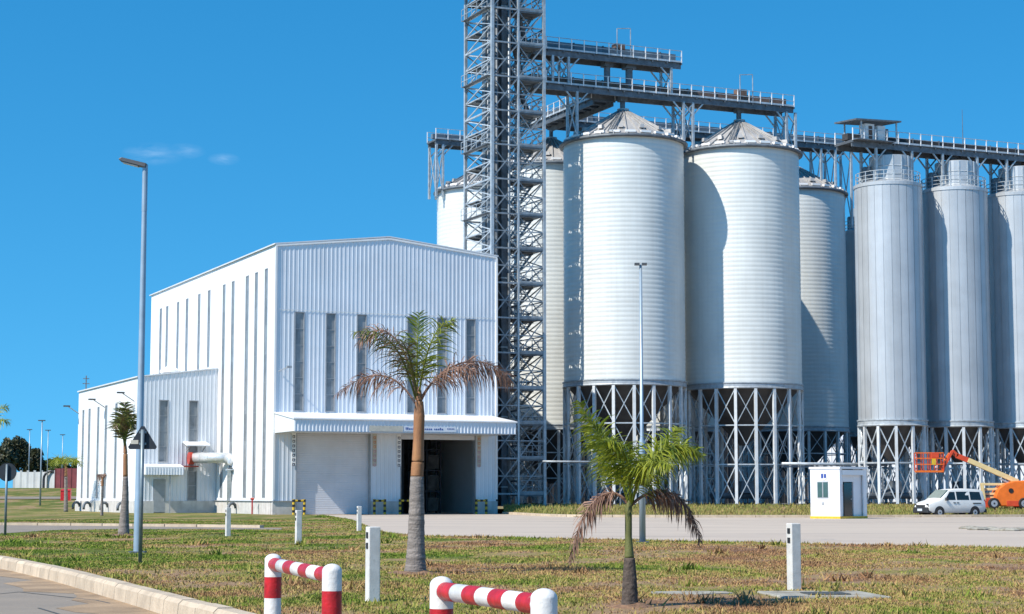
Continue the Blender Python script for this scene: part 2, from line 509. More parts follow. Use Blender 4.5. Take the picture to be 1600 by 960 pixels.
def link(name, data, parent=None):
    o = bpy.data.objects.new(name, data)
    COL.objects.link(o)
    if parent is not None: o.parent = parent
    return o
def tag(o, label=None, cat=None, group=None, kind=None):
    if label: o['label'] = label
    if cat: o['category'] = cat
    if group: o['group'] = group
    if kind: o['kind'] = kind
    return o
def thing(name, label, cat, loc=(0, 0, 0), yaw=0.0, group=None):
    o = link(name, None)
    o.empty_display_size = .5
    o.location = loc; o.rotation_euler = (0, 0, yaw)
    return tag(o, label, cat, group)
_unit = {}
def unit(kind, m):
    k = (kind, m.name)
    if k not in _unit:
        b = MB()
        if kind == 'box': b.box((0, 0, .5), (1, 1, 1))
        elif kind == 'angle':       # L section
            o = [(-.5, -.5, 0), (.5, -.5, 0), (.5, -.3, 0), (-.3, -.3, 0), (-.3, .5, 0), (-.5, .5, 0)]
            b.prism(o, (0, 0, 1))
        else: b.tube((0, 0, 0), (0, 0, 1), .5, n=10)
        me = b.mesh(kind + '_' + m.name, kind == 'tube', True); me.materials.append(m)
        _unit[k] = me
    return _unit[k]
def bar(name, p0, p1, w, m, parent=None, h=None, kind='box'):
    p0, p1 = Vector(p0), Vector(p1)
    o = link(name, unit(kind, m), parent)
    d = p1 - p0
    o.matrix_local = Matrix.Translation(p0) @ frame_of(d).to_matrix().to_4x4() @ Matrix.Diagonal((w, h or w, d.length, 1))
    return o
def bx(name, c, s, m, parent=None, yaw=0.0, bevel=0.0):
    b = MB(); b.box(c, s, yaw)
    return b.build(name, m, parent, bevel=bevel)
def inst(name, me, parent, matrix=None):
    o = link(name, me, parent)
    if matrix is not None: o.matrix_local = matrix
    return o
def copy_tree(o, parent=None):
    c = o.copy(); COL.objects.link(c); c.parent = parent
    for ch in list(o.children): copy_tree(ch, c)
    return c
def structure(o): o['kind'] = 'structure'; return o

# ------------------------------------------------------------------ ground, lawn, roads, yard
def sstep(a, b, x):
    t = min(1, max(0, (x - a) / (b - a))); return t * t * (3 - 2 * t)
def hgt(x, y):
    return -0.26 + 3.0 * sstep(190, 300, y) * sstep(-15, -40, x)
gx = sorted(set([-3000, -1500, -800, -400, -250] + list(range(-180, 0, 10)) + [0, 40, 100, 200, 400, 800, 1500, 3000]))
gy = sorted(set([-200, -50, 0, 50, 100, 150] + list(range(180, 340, 8)) + [360, 420, 500, 700, 1000, 1600, 2600, 4500]))
b = MB()
b.add([(x, y, hgt(x, y)) for y in gy for x in gx],
      [(j * len(gx) + i, j * len(gx) + i + 1, (j + 1) * len(gx) + i + 1, (j + 1) * len(gx) + i)
       for j in range(len(gy) - 1) for i in range(len(gx) - 1)])
structure(b.build('ground', M_lawn, smooth=True, fix=False))

kerb_pts = [(-75, 108), (-45, 86), (-25, 65), (-16.5, 53.5), (-12.6, 46.4), (-9.3, 39.0), (-6.6, 32.2), (-4.55, 26.9),
            (-3.30, 23.8), (-2.62, 21.6), (-1.9, 19.1), (-.95, 16.2), (0.0, 13.5), (1.6, 9.0), (4.2, 4.5), (10, 0), (40, -10)]
def resample(pts, step):
    pts = [Vector((p[0], p[1], 0)) for p in pts]
    # Catmull-Rom then even spacing
    dense = []
    for i in range(len(pts) - 1):
        p0, p1, p2, p3 = pts[max(i - 1, 0)], pts[i], pts[i + 1], pts[min(i + 2, len(pts) - 1)]
        for k in range(40):
            t = k / 40
            dense.append(.5 * ((2 * p1) + (p2 - p0) * t + (2 * p0 - 5 * p1 + 4 * p2 - p3) * t * t + (3 * p1 - p0 - 3 * p2 + p3) * t ** 3))
    dense.append(pts[-1])
    out = [dense[0]]; acc_d = 0
    for a, c in zip(dense, dense[1:]):
        acc_d += (c - a).length
        if acc_d >= step: out.append(c); acc_d = 0
    return out
kerb_line = resample(kerb_pts, 1.0)
b = MB(); b.poly([(p.x - .2, p.y - .2) for p in kerb_line] + [(40, -60), (-300, -60), (-300, 108)], -.21)
structure(b.build('road', M_road))
b = MB()
dl = [p for p in kerb_line if p.y > 5]
rag = [(.55 + .35 * math.sin(i * .9) + .25 * math.sin(i * 2.3)) for i in range(len(dl))]
vs = []
for i, p in enumerate(dl):
    d = (dl[min(i + 1, len(dl) - 1)] - dl[max(i - 1, 0)]).normalized(); nn = Vector((d.y, -d.x, 0))
    vs += [p + nn * .1 + Vector((0, 0, -.204)), p + nn * (.45 + max(.1, rag[i])) + Vector((0, 0, -.206))]
b.add(vs, [(2 * i, 2 * i + 1, 2 * i + 3, 2 * i + 2) for i in range(len(dl) - 1)])
structure(b.build('road_dust', M_dust, fix=False))
b = MB()
for pts in ([(-60, 934), (30, 925), (150, 938), (260, 962)], [(-80, 902), (20, 896), (90, 899)], [(60, 950), (100, 962)]):
    P_ = [G(px, py, -.205) for px, py in pts]
    for a, c in zip(P_, P_[1:]):
        nn = Vector((-(c - a).y, (c - a).x, 0)).normalized() * .022
        b.add([a - nn, c - nn, c + nn, a + nn], [(0, 1, 2, 3)])
structure(b.build('road_joints', M_lid, fix=False))
kerb = structure(link('kerb', None))
for a, c in zip(kerb_line, kerb_line[1:]):
    if a.y < 8 or a.y > 75: continue
    d = (c - a).normalized(); nrm = Vector((-d.y, d.x, 0))
    o = [a + d * .012 + nrm * t + Vector((0, 0, z)) for t, z in ((-.26, -.26), (-.235, .0), (-.18, .055), (.03, .055), (.03, -.26))]
    jj = random.uniform(-.006, .006)
    bb = MB(); bb.prism([p + Vector((0, 0, jj)) for p in o], d * ((c - a).length - .024))
    bb.build('kerb_stone', M_kerb, kerb)
bb = MB()
for a, c in zip(kerb_line, kerb_line[1:]):
    if 8 <= a.y <= 75: continue
    bb.bar(a + Vector((0, 0, -.09)), c + Vector((0, 0, -.09)), .22, .28)
tag(bb.build('kerb_run', M_kerb, kerb), kind='stuff')

# the lawn
yard_edge = [(90, 26), (60, 36), (35, 46), (20, 51.5)] + [tuple(G(*p)[:2]) for p in
             ((1600, 857), (1420, 853.5), (1250, 850), (1080, 846.5), (900, 843), (760, 840), (650, 838), (605, 834), (588, 829), (572, 823), (548, 813), (505, 806))]
lawn_out = [(p.x, p.y) for p in kerb_line] + [(90, -10)] + yard_edge + [tuple(UV(2.6, -.6)[:2]), tuple(UV(2.6, 1)[:2]),
            tuple(UV(2.6, 45)[:2]), (-80, 212), (-200, 212), (-200, 108)]
b = MB(); b.poly(lawn_out, 0.0)
structure(b.build('lawn', M_lawn))
# concrete yard, one sheet running under the loading bays
b = MB(); b.poly([(200, 20)] + [(x - 1.0, y - 2.5) for x, y in yard_edge] + [tuple(UV(1.9, -.9)[:2]), tuple(UV(1.9, 20)[:2]), tuple(UV(19.4, 20)[:2]), (30, 175), (200, 175)], -.02)
structure(b.build('yard', M_conc))
b = MB()
def joint(p, q, w=.03):
    a, c = UV(*p, -.014), UV(*q, -.014); nn = Vector((-(c - a).y, (c - a).x, 0)).normalized() * w
    b.add([a - nn, c - nn, c + nn, a + nn], [(0, 1, 2, 3)])
for k in range(10): joint((4 + 6 * k, -75 if k > 3 else -52 - 4 * k), (4 + 6 * k, -8 if k < 3 else -38))
for k in range(8): joint((3, -10 - 7 * k), (12 if k < 3 else 60, -10 - 7 * k))
structure(b.build('yard_joints', M_pad, fix=False))
# narrow service lane across the lawn on the left
near = [G(-120, 838), G(0, 834), G(90, 828.5), G(190, 827), G(320, 827), G(440, 828)]
far = [G(-120, 821), G(0, 821), G(90, 821.5), G(190, 822.5), G(320, 824), G(440, 825.5)]
b = MB(); b.poly([tuple(p[:2]) for p in near] + [tuple(p[:2]) for p in reversed(far)], .006)
structure(b.build('service_lane', M_road))
lane_kerb = structure(link('lane_kerb', None))
fl = resample([(p.x, p.y) for p in far], 2.0)
for a, c in zip(fl, fl[1:]):
    bb = MB(); d = (c - a).normalized()
    bb.bar(a + d * .03 + Vector((0, 0, .03)), c - d * .03 + Vector((0, 0, .03)), .3, .2)
    bb.build('kerb_stone', M_kerb, lane_kerb)

# bank in front of the silos and the silo pad
def padY(x):
    p = UV(19.8, -.3); return p.y + (x - p.x) * math.tan(ALPHA) - 6.6 * sstep(22, 27, x)
KX = [UV(19.8, -1).x, 0, 2.6, 4.6, 9, 14, 20.9, 30, 40, 60, 130]
KY = [UV(19.8, -1).y - .3, 156, 141, 135.5, 134, 133.4, 133.2, 135, 138, 142, 160]
def kerbY(x): return float(np.interp(x, KX, KY))
def bankz(x, y):
    a, c = kerbY(x), padY(x)
    return .02 + .6 * sstep(0, 1, (y - a) / max(.1, c - a))
b = MB(); xs = np.concatenate([np.linspace(KX[0], 6, 16), np.linspace(8, 130, 50)]); nt = 9
b.add([(x, kerbY(x) + (padY(x) - kerbY(x)) * k / (nt - 1), bankz(x, kerbY(x) + (padY(x) - kerbY(x)) * k / (nt - 1)) + .03 * math.sin(x * 1.7 + k)* (0 < k < nt - 1)) for x in xs for k in range(nt)],
      [(i * nt + k, (i + 1) * nt + k, (i + 1) * nt + k + 1, i * nt + k + 1) for i in range(len(xs) - 1) for k in range(nt - 1)])
structure(b.build('grass_bank', M_lawn, smooth=True, fix=False))
yk = structure(link('yard_kerb', None))
kl = resample([(x, kerbY(x)) for x in np.linspace(KX[0], 60, 60)], 2.0)
for a, c in zip(kl, kl[1:]):
    bb = MB(); d = (c - a).normalized()
    bb.bar(a + d * .02 + Vector((0, 0, .04)), c - d * .02 + Vector((0, 0, .04)), .3, .24)
    bb.build('kerb_stone', M_kerb, yk)
b = MB(); b.poly([(x, padY(x)) for x in xs] + [tuple(UV(190, 20)[:2]), tuple(UV(190, 90)[:2]), tuple(UV(19.75, 90)[:2])], .61)
structure(b.build('silo_pad', M_pad))
GZ = .61

# ------------------------------------------------------------------ warehouse
def ribbed(mb, a0, a1, z0, ztop, put, pitch=.36, depth=.024):
    """ribbed sheet between a0..a1; put(a, out, z) -> point; ztop is a number or function of a"""
    if a1 - a0 < .02: return
    zt = ztop if callable(ztop) else (lambda a: ztop)
    st = [(a0, 0)]
    k = math.floor(a0 / pitch)
    while k * pitch < a1:
        for da, o in ((.0, 0), (.03, depth), (.10, depth), (.13, 0)):
            a = k * pitch + da
            if a0 + .01 < a < a1 - .01: st.append((a, o))
        k += 1
    st.append((a1, 0))
    vs = []
    for a, o in st: vs += [put(a, o, z0), put(a, o, zt(a))]
    mb.add(vs, [(2 * i, 2 * i + 2, 2 * i + 3, 2 * i + 1) for i in range(len(st) - 1)])

WW = u_at_px(775, 0)
WL = 43.5
ZE = zat(382, 152.0); ZR = zat(372, UV(WW / 2, 0).y)
W0 = thing('warehouse', 'tall white ribbed metal warehouse with narrow window strips and loading bays', 'building', C0, ALPHA)
ZP = 1.05
def ztop_front(a): return ZE + (ZR - ZE) * (1 - abs(a - WW / 2) / (WW / 2))
d1a, d1b = u_at_px(463, 0), u_at_px(580, 0)
d2a, d2b = u_at_px(626, 0), u_at_px(744, 0)
ZD = zat(676, UV(5, 0).y) + .05
win_f = [(u_at_px(p - 7.5, 0), u_at_px(p + 7.5, 0)) for p in (466.5, 515.5, 564, 643, 690, 735)]
zw0, zw1 = zat(641, 152.5), zat(488, 152.5)
putF = lambda a, o, z: (a, -o, z)
fw = MB()
cuts = sorted(set([0, d1a, d1b, d2a, d2b, WW] + [x for w in win_f for x in w]))
for a0, a1 in zip(cuts, cuts[1:]):
    mid = (a0 + a1) / 2
    door = (d1a < mid < d1b) or (d2a < mid < d2b)
    win = any(w[0] < mid < w[1] for w in win_f)
    zlo = ZD if door else ZP
    if win:
        ribbed(fw, a0, a1, zlo, zw0, putF); ribbed(fw, a0, a1, zw1, ztop_front, putF)
    else: ribbed(fw, a0, a1, zlo, ztop_front, putF)
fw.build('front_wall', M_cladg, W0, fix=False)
def window(parent, a0, a1, z0, z1, put, n, name='window', flush=False):
    if flush:
        put_ = put; put = lambda a, o, z: put_(a, .012 + o * .3, z)
    """framed strip window with n panes; put(a,out,z)"""
    f = MB()
    def slab(p0a, p1a, za, zb, o0, o1):
        f.add([put(p0a, o0, za), put(p1a, o0, za), put(p1a, o0, zb), put(p0a, o0, zb), put(p0a, o1, za), put(p1a, o1, za), put(p1a, o1, zb), put(p0a, o1, zb)],
              [(0, 1, 2, 3), (4, 7, 6, 5), (0, 4, 5, 1), (1, 5, 6, 2), (2, 6, 7, 3), (3, 7, 4, 0)])
    t = .06
    slab(a0 - .03, a0 + t, z0, z1, -.12, .06); slab(a1 - t, a1 + .03, z0, z1, -.12, .06)
    slab(a0 - .03, a1 + .03, z1 - .01, z1 + .07, -.12, .075); slab(a0 - .03, a1 + .03, z0 - .07, z0 + .01, -.12, .085)
    for i in range(1, n):
        z = z0 + (z1 - z0) * i / n
        slab(a0 + t, a1 - t, z - .025, z + .025, -.08, -.01)
    w = f.build(name, M_frame, parent)
    for i in range(n):
        za, zb = z0 + (z1 - z0) * i / n + .025, z0 + (z1 - z0) * (i + 1) / n - .025
        p = MB(); p.add([put(a0 + t, -.05, za), put(a1 - t, -.05, za), put(a1 - t, -.05, zb), put(a0 + t, -.05, zb)], [(0, 1, 2, 3)])
        p.build('pane', M_pane, w, fix=False)
    return w
for a0, a1 in win_f: window(W0, a0, a1, zw0, zw1, putF, 6)

# left flank: strips of windows
putL = lambda a, o, z: (-o, a, z)
ANX0 = v_at_px(340, 0)
ANXU = u_at_px(214, ANX0, 700)
strip_v = [v_at_px(p, 0, 600) for p in (414.5, 399, 384.5, 362.5, 348.5, 325, 309.5, 290.5, 276.5, 259.5, 249.5)]
zs1 = zat(421, UV(0, strip_v[0]).y)
lw = MB(); hw = .42
prev = 0
for v in strip_v:
    zb = ZP + .35 if v < ANX0 else 13.2
    ribbed(lw, prev, v - hw, ZP, ZE, putL)
    ribbed(lw, v - hw, v + hw, ZP, zb, putL); ribbed(lw, v - hw, v + hw, zs1, ZE, putL)
    prev = v + hw
    window(W0, v - hw, v + hw, zb, zs1, putL, 8 if v < ANX0 else 5, flush=True)
ribbed(lw, prev, WL, ZP, ZE, putL)
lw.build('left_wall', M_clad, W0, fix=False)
b = MB(); b.add([(WW, 0, 0), (WW, WL, 0), (WW, WL, ZE), (WW, 0, ZE), (0, WL, 0), (0, WL, ZE), (WW / 2, WL, ZR)],
                [(0, 1, 2, 3), (1, 4, 5, 6, 2)])
b.build('rear_walls', M_clad, W0)
b = MB()
ov = .18
for s in (0, 1):
    xa, xb = (-ov, WW / 2) if s == 0 else (WW / 2, WW + ov)
    za, zb = (ZE - .02, ZR + .02) if s == 0 else (ZR + .02, ZE - .02)
    b.prism([(xa, -.1, za + .02), (xb, -.1, zb + .02), (xb, -.1, zb + .12), (xa, -.1, za + .12)], (0, WL + .3, 0))
b.build('roof', M_roof, W0)
b = MB()   # gable and corner flashings
b.prism([(-.07, -.09, ZE - .16), (WW / 2, -.09, ZR - .16), (WW / 2, -.09, ZR + .0), (-.07, -.09, ZE + .0)], (0, .06, 0))
b.prism([(WW / 2, -.09, ZR - .16), (WW + .07, -.09, ZE - .16), (WW + .07, -.09, ZE), (WW / 2, -.09, ZR)], (0, .06, 0))
b.box((-.03, -.03, (ZP + ZE) / 2), (.16, .16, ZE - ZP - .3)); b.box((WW + .03, -.03, (ZP + ZE) / 2), (.16, .16, ZE - ZP - .3))
b.build('corner_flashing', M_trim, W0)
b = MB()
zc = zat(493, 153); b.box((WW / 2, -.062, zw1 + .22), (WW - .4, .02, .06)); b.build('sheet_joint', M_cladg, W0)
for a0, a1 in ((-.12, d1a), (d1b, d2a), (d2b, WW + .1)):
    bx('plinth', ((a0 + a1) / 2, .1, ZP / 2 - .05), (a1 - a0, .46, ZP + .1), M_plinth, W0)
bx('plinth', (.1, WL / 2 + .2, ZP / 2 - .05), (.452, WL - .35, ZP + .094), M_plinth, W0)
b = MB(); b.box((-.16, WL / 2, ZP + .03), (.14, WL, .05)); b.box((d1a / 2 - .1, -.16, ZP + .03), (d1a + .2, .14, .05)); b.build('drip_flashing', M_frame, W0)
# shutter and open bay
b = MB()
nsl = 46
for i in range(nsl):
    z0 = (ZD) * i / nsl; z1 = ZD * (i + 1) / nsl
    b.add([(d1a, .40, z0), (d1b, .40, z0), (d1b, .389, (z0 + z1) / 2), (d1a, .389, (z0 + z1) / 2), (d1b, .40, z1), (d1a, .40, z1)], [(0, 1, 2, 3), (3, 2, 4, 5)])
b.build('roller_shutter', M_shut, W0, fix=False)
for a0, a1 in ((d1a, d1b), (d2a, d2b)):
    b = MB()
    b.box((a0 + .04, .22, ZD / 2), (.08, .5, ZD)); b.box((a1 - .04, .22, ZD / 2), (.08, .5, ZD)); b.box(((a0 + a1) / 2, .22, ZD + .05), (a1 - a0, .5, .1))
    b.build('door_frame', M_frame, W0)
bx('shutter_box', ((d2a + d2b) / 2, .28, ZD - .28), (d2b - d2a - .2, .44, .5), M_shut, W0)
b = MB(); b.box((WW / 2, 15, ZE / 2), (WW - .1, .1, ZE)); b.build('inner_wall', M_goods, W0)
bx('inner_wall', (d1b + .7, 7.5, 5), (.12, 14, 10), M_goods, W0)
# rack and goods in the open bay
for k, (ru, rv) in enumerate(((d2a + 1.2, 6.0), (d2a + 4.9, 6.5))):
    r = thing('storage_rack', ('storage rack inside the open bay, behind the palm trunk', 'storage rack inside the open bay, on its right side')[k], 'rack', UV(ru, rv, 0), ALPHA, 'racks inside the open bay')
    for x in (-1.3, 0, 1.3):
        for y in (0, 1.0): bar('upright', (x, y, 0), (x, y, 6.2), .12, M_rack, r)
    for z in (1.9, 3.7, 5.5): bx('shelf', (0, .5, z), (2.7, 1.1, .12), M_rack, r)
    for z in (0.1, 2.0, 3.8):
        for x in (-.66, .66):
            bx('pallet_load', (x, .5, z + .65), (1.0, .9, 1.1 + .2 * random.random()), M_goods, r)

# canopy
CD = 5.2
ca0, ca1 = .05, u_at_px(806, -CD)
zb_, zf_, zw_ = 6.55, zat(655, UV(0, -CD).y), zat(646, 152)
b = MB(); b.prism([(ca0 - .1, -CD - .12, zf_), (ca0 - .1, .0, zw_), (ca0 - .1, .0, zw_ + .12), (ca0 - .1, -CD - .12, zf_ + .1)], (ca1 - ca0 + .2, 0, 0))
can = b.build('canopy_roof', M_trim, W0)
b = MB(); ribbed(b, ca0, ca1, zb_, zf_ - .002, lambda a, o, z: (a, -CD - o, z), .30, .04); b.build('canopy_fascia', M_cladg, W0, fix=False)
for nm, x in (('canopy_end', ca0), ('canopy_end', ca1)):
    b = MB(); b.prism([(x - .02, -CD + .01, zb_), (x - .02, -.08, zb_), (x - .02, -.08, zw_ - .01), (x - .02, -CD + .01, zf_ - .01)], (.04, 0, 0)); b.build(nm, M_clad, W0)
bx('canopy_soffit', ((ca0 + ca1) / 2, -CD / 2, zb_ + .03), (ca1 - ca0 - .1, CD - .1, .04), M_cladg, W0)
bx('fascia_trim', ((ca0 + ca1) / 2, -CD - .04, zb_ - .02), (ca1 - ca0, .12, .07), M_frame, W0)
def fas(px): return u_at_px(px, -CD, 668)
bx('sign_board', ((fas(577) + fas(629)) / 2, -CD - .07, zb_ + .28), (fas(629) - fas(577), .03, .46), M_tanb, W0)
sb = bx('sign_board', ((fas(631) + fas(712)) / 2, -CD - .07, zb_ + .30), (fas(712) - fas(631), .03, .42), M_cladg, W0)
tag(sb, 'pale strip board with small blue lettering')
b = MB(); random.seed(3)
x = fas(633)
while x < fas(692):
    w = random.choice((.10, .13, .16)); h = random.choice((.12, .12, .19))
    if random.random() > .12: b.box((x + w / 2, -CD - .092, zb_ + .22 + h / 2), (w * .75, .012, h))
    x += w + .03
for i in range(5): b.box((fas(699) + i * .13, -CD - .092, zb_ + .33), (.07, .012, .1))
b.build('lettering', M_blue, sb)
random.seed(11)
# vertical bay markings on the jambs
for px, m in ((458.5, M_navy), (585, M_orange), (623, M_navy), (748, M_orange)):
    u = u_at_px(px, 0, 700)
    o = bx('bay_sign', (u, -.085, 5.3), (.36, .03, 2.7), M_trim if m is M_navy else M_tanb, W0)
    for i in range(7):
        mm = m if (m is M_navy or i < 3) else M_pink
        q = MB(); q.box((u, -.106, 6.35 - i * .375), (.22, .012, .05)); q.box((u - .085, -.106, 6.25 - i * .375), (.05, .012, .15)); q.box((u + .07, -.106, 6.25 - i * .375), (.06, .012, .15)); q.box((u, -.106, 6.17 - i * .375), (.12, .012, .04))
        q.build('letter', mm, o)
# flood light with its arm on the gable
fl0 = thing('flood_lamp', 'small flood light on an arm at the left of the gable wall', 'lamp', UV(u_at_px(434, 0), -.1, zat(580, 152)), ALPHA)
b = MB(); b.bar((0, 0, 0), (.5, -.9, .25), .06); b.build('arm', M_frame, fl0)
b = MB(); b.box((.55, -1.05, .28), (.4, .3, .18)); b.build('housing', M_frame, fl0)
# door guards, yellow and black
for px, lab in ((467, 'yellow and black door guard left of the closed shutter'), (593, 'yellow and black door guard between shutter and open bay, nearer the shutter'),
                (633, 'yellow and black door guard at the left of the open bay'), (752, 'yellow and black door guard at the right of the open bay')):
    g = thing('door_guard', lab, 'guard rail', UV(u_at_px(px, -.9, 800), -.9, -.02), ALPHA, 'door guards at the loading bays')
    for s in (-.45, .45):
        p = MB(); p.tube((s, 0, 0), (s, 0, 1.25), .11, n=12); p.build('post', M_yel, g)
        for z in (.18, .62, 1.02):
            q = MB(); q.tube((s, 0, z), (s, 0, z + .2), .114, n=12, caps=False); q.build('black_band', M_black, g)
    p = MB(); p.tube((-.45, 0, 1.12), (.45, 0, 1.12), .09, n=10); p.build('top_bar', M_yel, g)
    q = MB(); q.tube((-.13, 0, 1.12), (.13, 0, 1.12), .094, n=10, caps=False); q.build('black_band', M_black, g)

# ------------------------------------------------------------------ annex
zA0 = zat(577, UV(0, ANX0).y); zA1 = zat(590, UV(ANXU, ANX0).y)
A0 = thing('annex_building', 'lower white ribbed annex against the left flank of the warehouse', 'building', UV(0, ANX0), ALPHA)
AW = -ANXU; AL = WL - ANX0
putA = lambda a, o, z: (a, -o, z)
putB = lambda a, o, z: (-AW - o, a, z)
ztA = lambda a: zA1 + (zA0 - zA1) * (a + AW) / AW
aw = MB()
wA = [(u_at_px(p - 7, ANX0, 680), u_at_px(p + 7, ANX0, 680)) for p in (255, 301.5)]
za0, za1 = [zat(722, UV(0, ANX0).y), ZP + .1], zat(628, UV(0, ANX0).y)
prev = -AW
for k, (a0, a1) in enumerate(wA):
    ribbed(aw, prev, a0, ZP, ztA, putA)
    if za0[k] > ZP + .05: ribbed(aw, a0, a1, ZP, za0[k], putA)
    ribbed(aw, a0, a1, za1, ztA, putA); prev = a1
    window(A0, a0, a1, za0[k], za1, putA, 4 if k == 0 else 7)
ribbed(aw, prev, -.05, ZP, ztA, putA)
aw.build('front_wall', M_cladg, A0, fix=False)
sw = MB(); prev = 0
strips = [v_at_px(p, ANXU, 700) - ANX0 for p in (181, 165, 153, 139, 129.5)]
zs = zat(637, UV(ANXU, ANX0 + strips[2]).y)
for v in strips:
    ribbed(sw, prev, v - hw, ZP, zA1, putB); ribbed(sw, v - hw, v + hw, ZP, ZP + .3, putB); ribbed(sw, v - hw, v + hw, zs, zA1, putB)
    window(A0, v - hw, v + hw, ZP + .3, zs, putB, 5, flush=True); prev = v + hw
ribbed(sw, prev, AL, ZP, zA1, putB)
sw.build('left_wall', M_clad, A0, fix=False)
b = MB(); b.prism([(-AW - .15, -.1, zA1 - .0), (-.06, -.1, zA0), (-.06, -.1, zA0 + .12), (-AW - .15, -.1, zA1 + .12)], (0, AL + .2, 0)); b.build('roof', M_roof, A0)
b = MB(); b.add([(-AW, AL, 0), (0, AL, 0), (0, AL, zA0), (-AW, AL, zA1)], [(0, 1, 2, 3)]); b.build('rear_wall', M_clad, A0)
da0, da1 = u_at_px(240, ANX0, 770), u_at_px(258, ANX0, 770)
bx('plinth', ((-AW - .12 + da0) / 2, .1, ZP / 2 - .05), (da0 + AW + .12, .46, ZP + .1), M_plinth, A0)
bx('plinth', ((da1 - .14) / 2, .1, ZP / 2 - .05), (-da1 - .14, .46, ZP + .1), M_plinth, A0)
bx('plinth', (-AW + .1, AL / 2 + .2, ZP / 2 - .05), (.452, AL - .35, ZP + .094), M_plinth, A0)
dr = bx('door', ((da0 + da1) / 2, -.09, 1.5), (da1 - da0, .08, 2.9), M_frame, A0)
bx('handle', (da1 - .15, -.16, 1.2), (.05, .06, .25), M_galv, dr)
ha0, ha1 = u_at_px(227, ANX0 - 1.4, 735), u_at_px(287, ANX0 - 1.4, 735)
zh = zat(742, UV(-4, ANX0 - 1.4).y)
b = MB(); b.prism([(ha0, -1.5, zh), (ha0, -.06, zh), (ha0, -.06, zh + .95), (ha0, -1.5, zh + .7)], (ha1 - ha0, 0, 0)); dc = b.build('door_canopy', M_trim, A0)
b = MB(); ribbed(b, ha0, ha1, zh - .02, zh + .62, lambda a, o, z: (a, -1.52 - o, z), .25, .03); b.build('fascia', M_cladg, dc, fix=False)
b = MB(); b.bar((da1 + .1, -1.3, 0), (da1 + .1, -1.3, zh), .1); b.build('canopy_post', M_frame, dc)
# lights on brackets along the annex flank
for px, py, lab in ((160, 632, 'bracket light at the middle of the annex flank'), (206, 622, 'bracket light at the near end of the annex flank'), (117, 642, 'bracket light at the far corner of the annex')):
    v = min(v_at_px(px + 4, ANXU, py), WL - .3)
    z = zat(py, UV(ANXU, v).y)
    t = thing('bracket_lamp', lab, 'lamp', UV(ANXU, v, z), ALPHA, 'bracket lights on the annex')
    b = MB(); b.bar((0, 0, -.3), (-1.1, -.3, .35), .07); b.build('arm', M_frame, t)
    b = MB(); b.box((-1.3, -.35, .42), (.65, .26, .14)); b.build('housing', M_lampd, t)
# roof vent on the annex and a mast at the far end
t = thing('roof_ventilator', 'small pale ventilator cowl on the annex roof', 'ventilator', UV(u_at_px(266, ANX0 + 4, 577), ANX0 + 4, zA1 + .6), ALPHA)
b = MB(); b.lathe([(.3, -.5), (.3, .1), (.95, .15), (.95, .35), (.5, .6), (.05, .9)], 14); b.build('cowl', M_trim, t)
b = MB(); b.lathe([(.55, -.05), (.6, .12)], 14); b.build('collar', M_frame, t)
t = thing('roof_mast', 'thin grey mast with short crossbars on the far roof corner', 'mast', UV(ANXU + .4, WL - 1.5, zA1 + .1), ALPHA)
b = MB(); b.bar((0, 0, 0), (0, 0, 1.5), .1); b.build('pole', M_galvd, t)
b = MB(); b.bar((-.35, 0, .7), (.35, 0, .7), .08); b.bar((-.3, 0, 1.2), (.3, 0, 1.2), .08); b.build('crossbar', M_galvd, t)
# duct with its red fan
zd = zat(716, UV(0, ANX0 - .8).y)
fx = u_at_px(297, ANX0 - .5, 716)
t = thing('exhaust_duct', 'white round exhaust duct with red fan outside the annex', 'duct', UV(0, ANX0, 0), ALPHA)
ev_ = -4.4
ex = u_at_px(356, ANX0 + ev_, 716)
zd2 = zat(716, UV(ex, ANX0 + ev_).y)
pA, pB = Vector((fx + .2, -1.0, zd)), Vector((ex, ev_, zd2))
b = MB(); b.tube(pA, pB, .46, n=20); b.build('duct_run', M_duct, t, smooth=True)
for k in range(1, 4):
    q = MB(); pc = pA.lerp(pB, k / 4); dd_ = (pB - pA).normalized() * .03; q.tube(pc - dd_, pc + dd_, .49, n=20); q.build('joint_band', M_duct, t)
b = MB(); dd_ = (pB - pA).normalized(); b.path([pB, pB + dd_ * .4 + Vector((0, 0, -.08)), pB + dd_ * .6 + Vector((0, 0, -.45)), pB + dd_ * .6 + Vector((0, 0, -.9))], [.46, .47, .47, .46], 20); b.build('elbow', M_duct, t, smooth=True)
pe = pB + dd_ * .6
b = MB(); b.box((pe.x, pe.y, pe.z - 1.0), (.9, 1.5, .12)); b.box((pe.x + .1, pe.y - 1.3, pe.z - .8), (.2, 1.3, .16)); b.build('outlet_tray', M_galv, t)
b = MB(); b.tube((fx - .25, -.9, zd - .05), (fx + .2, -.9, zd - .05), .54, n=20); fan = b.build('fan', M_fanred, t)
b = MB(); b.box((fx, -.5, zd - .75), (1.4, .8, .12)); b.build('bracket', M_fanred, t)
b = MB(); b.prism([(fx - .55, -1.5, zd + 1.02), (fx - .55, .0, zd + 1.35), (fx - .55, .0, zd + 1.45), (fx - .55, -1.5, zd + 1.12)], (2.1, 0, 0)); b.build('rain_hood', M_trim, t)
b = MB(); b.bar((fx - .2, -.06, zd + .6), (fx - .2, -1.2, zd + 1.0), .06); b.bar((fx + 1.2, -.06, zd + .6), (fx + 1.2, -1.2, zd + 1.0), .06); b.build('hood_brace', M_frame, t)
b = MB(); b.bar((-.08, pe.y + .5, zd - 4.0), (pe.x - .4, pe.y - .3, zd - 1.06), .34, .2); b.build('strut', M_galv, t)
b = MB(); b.bar((-.12, pe.y + .6, zd - 4.1), (-.12, pe.y + .6, zd - .9), .16); b.build('wall_post', M_frame, t)
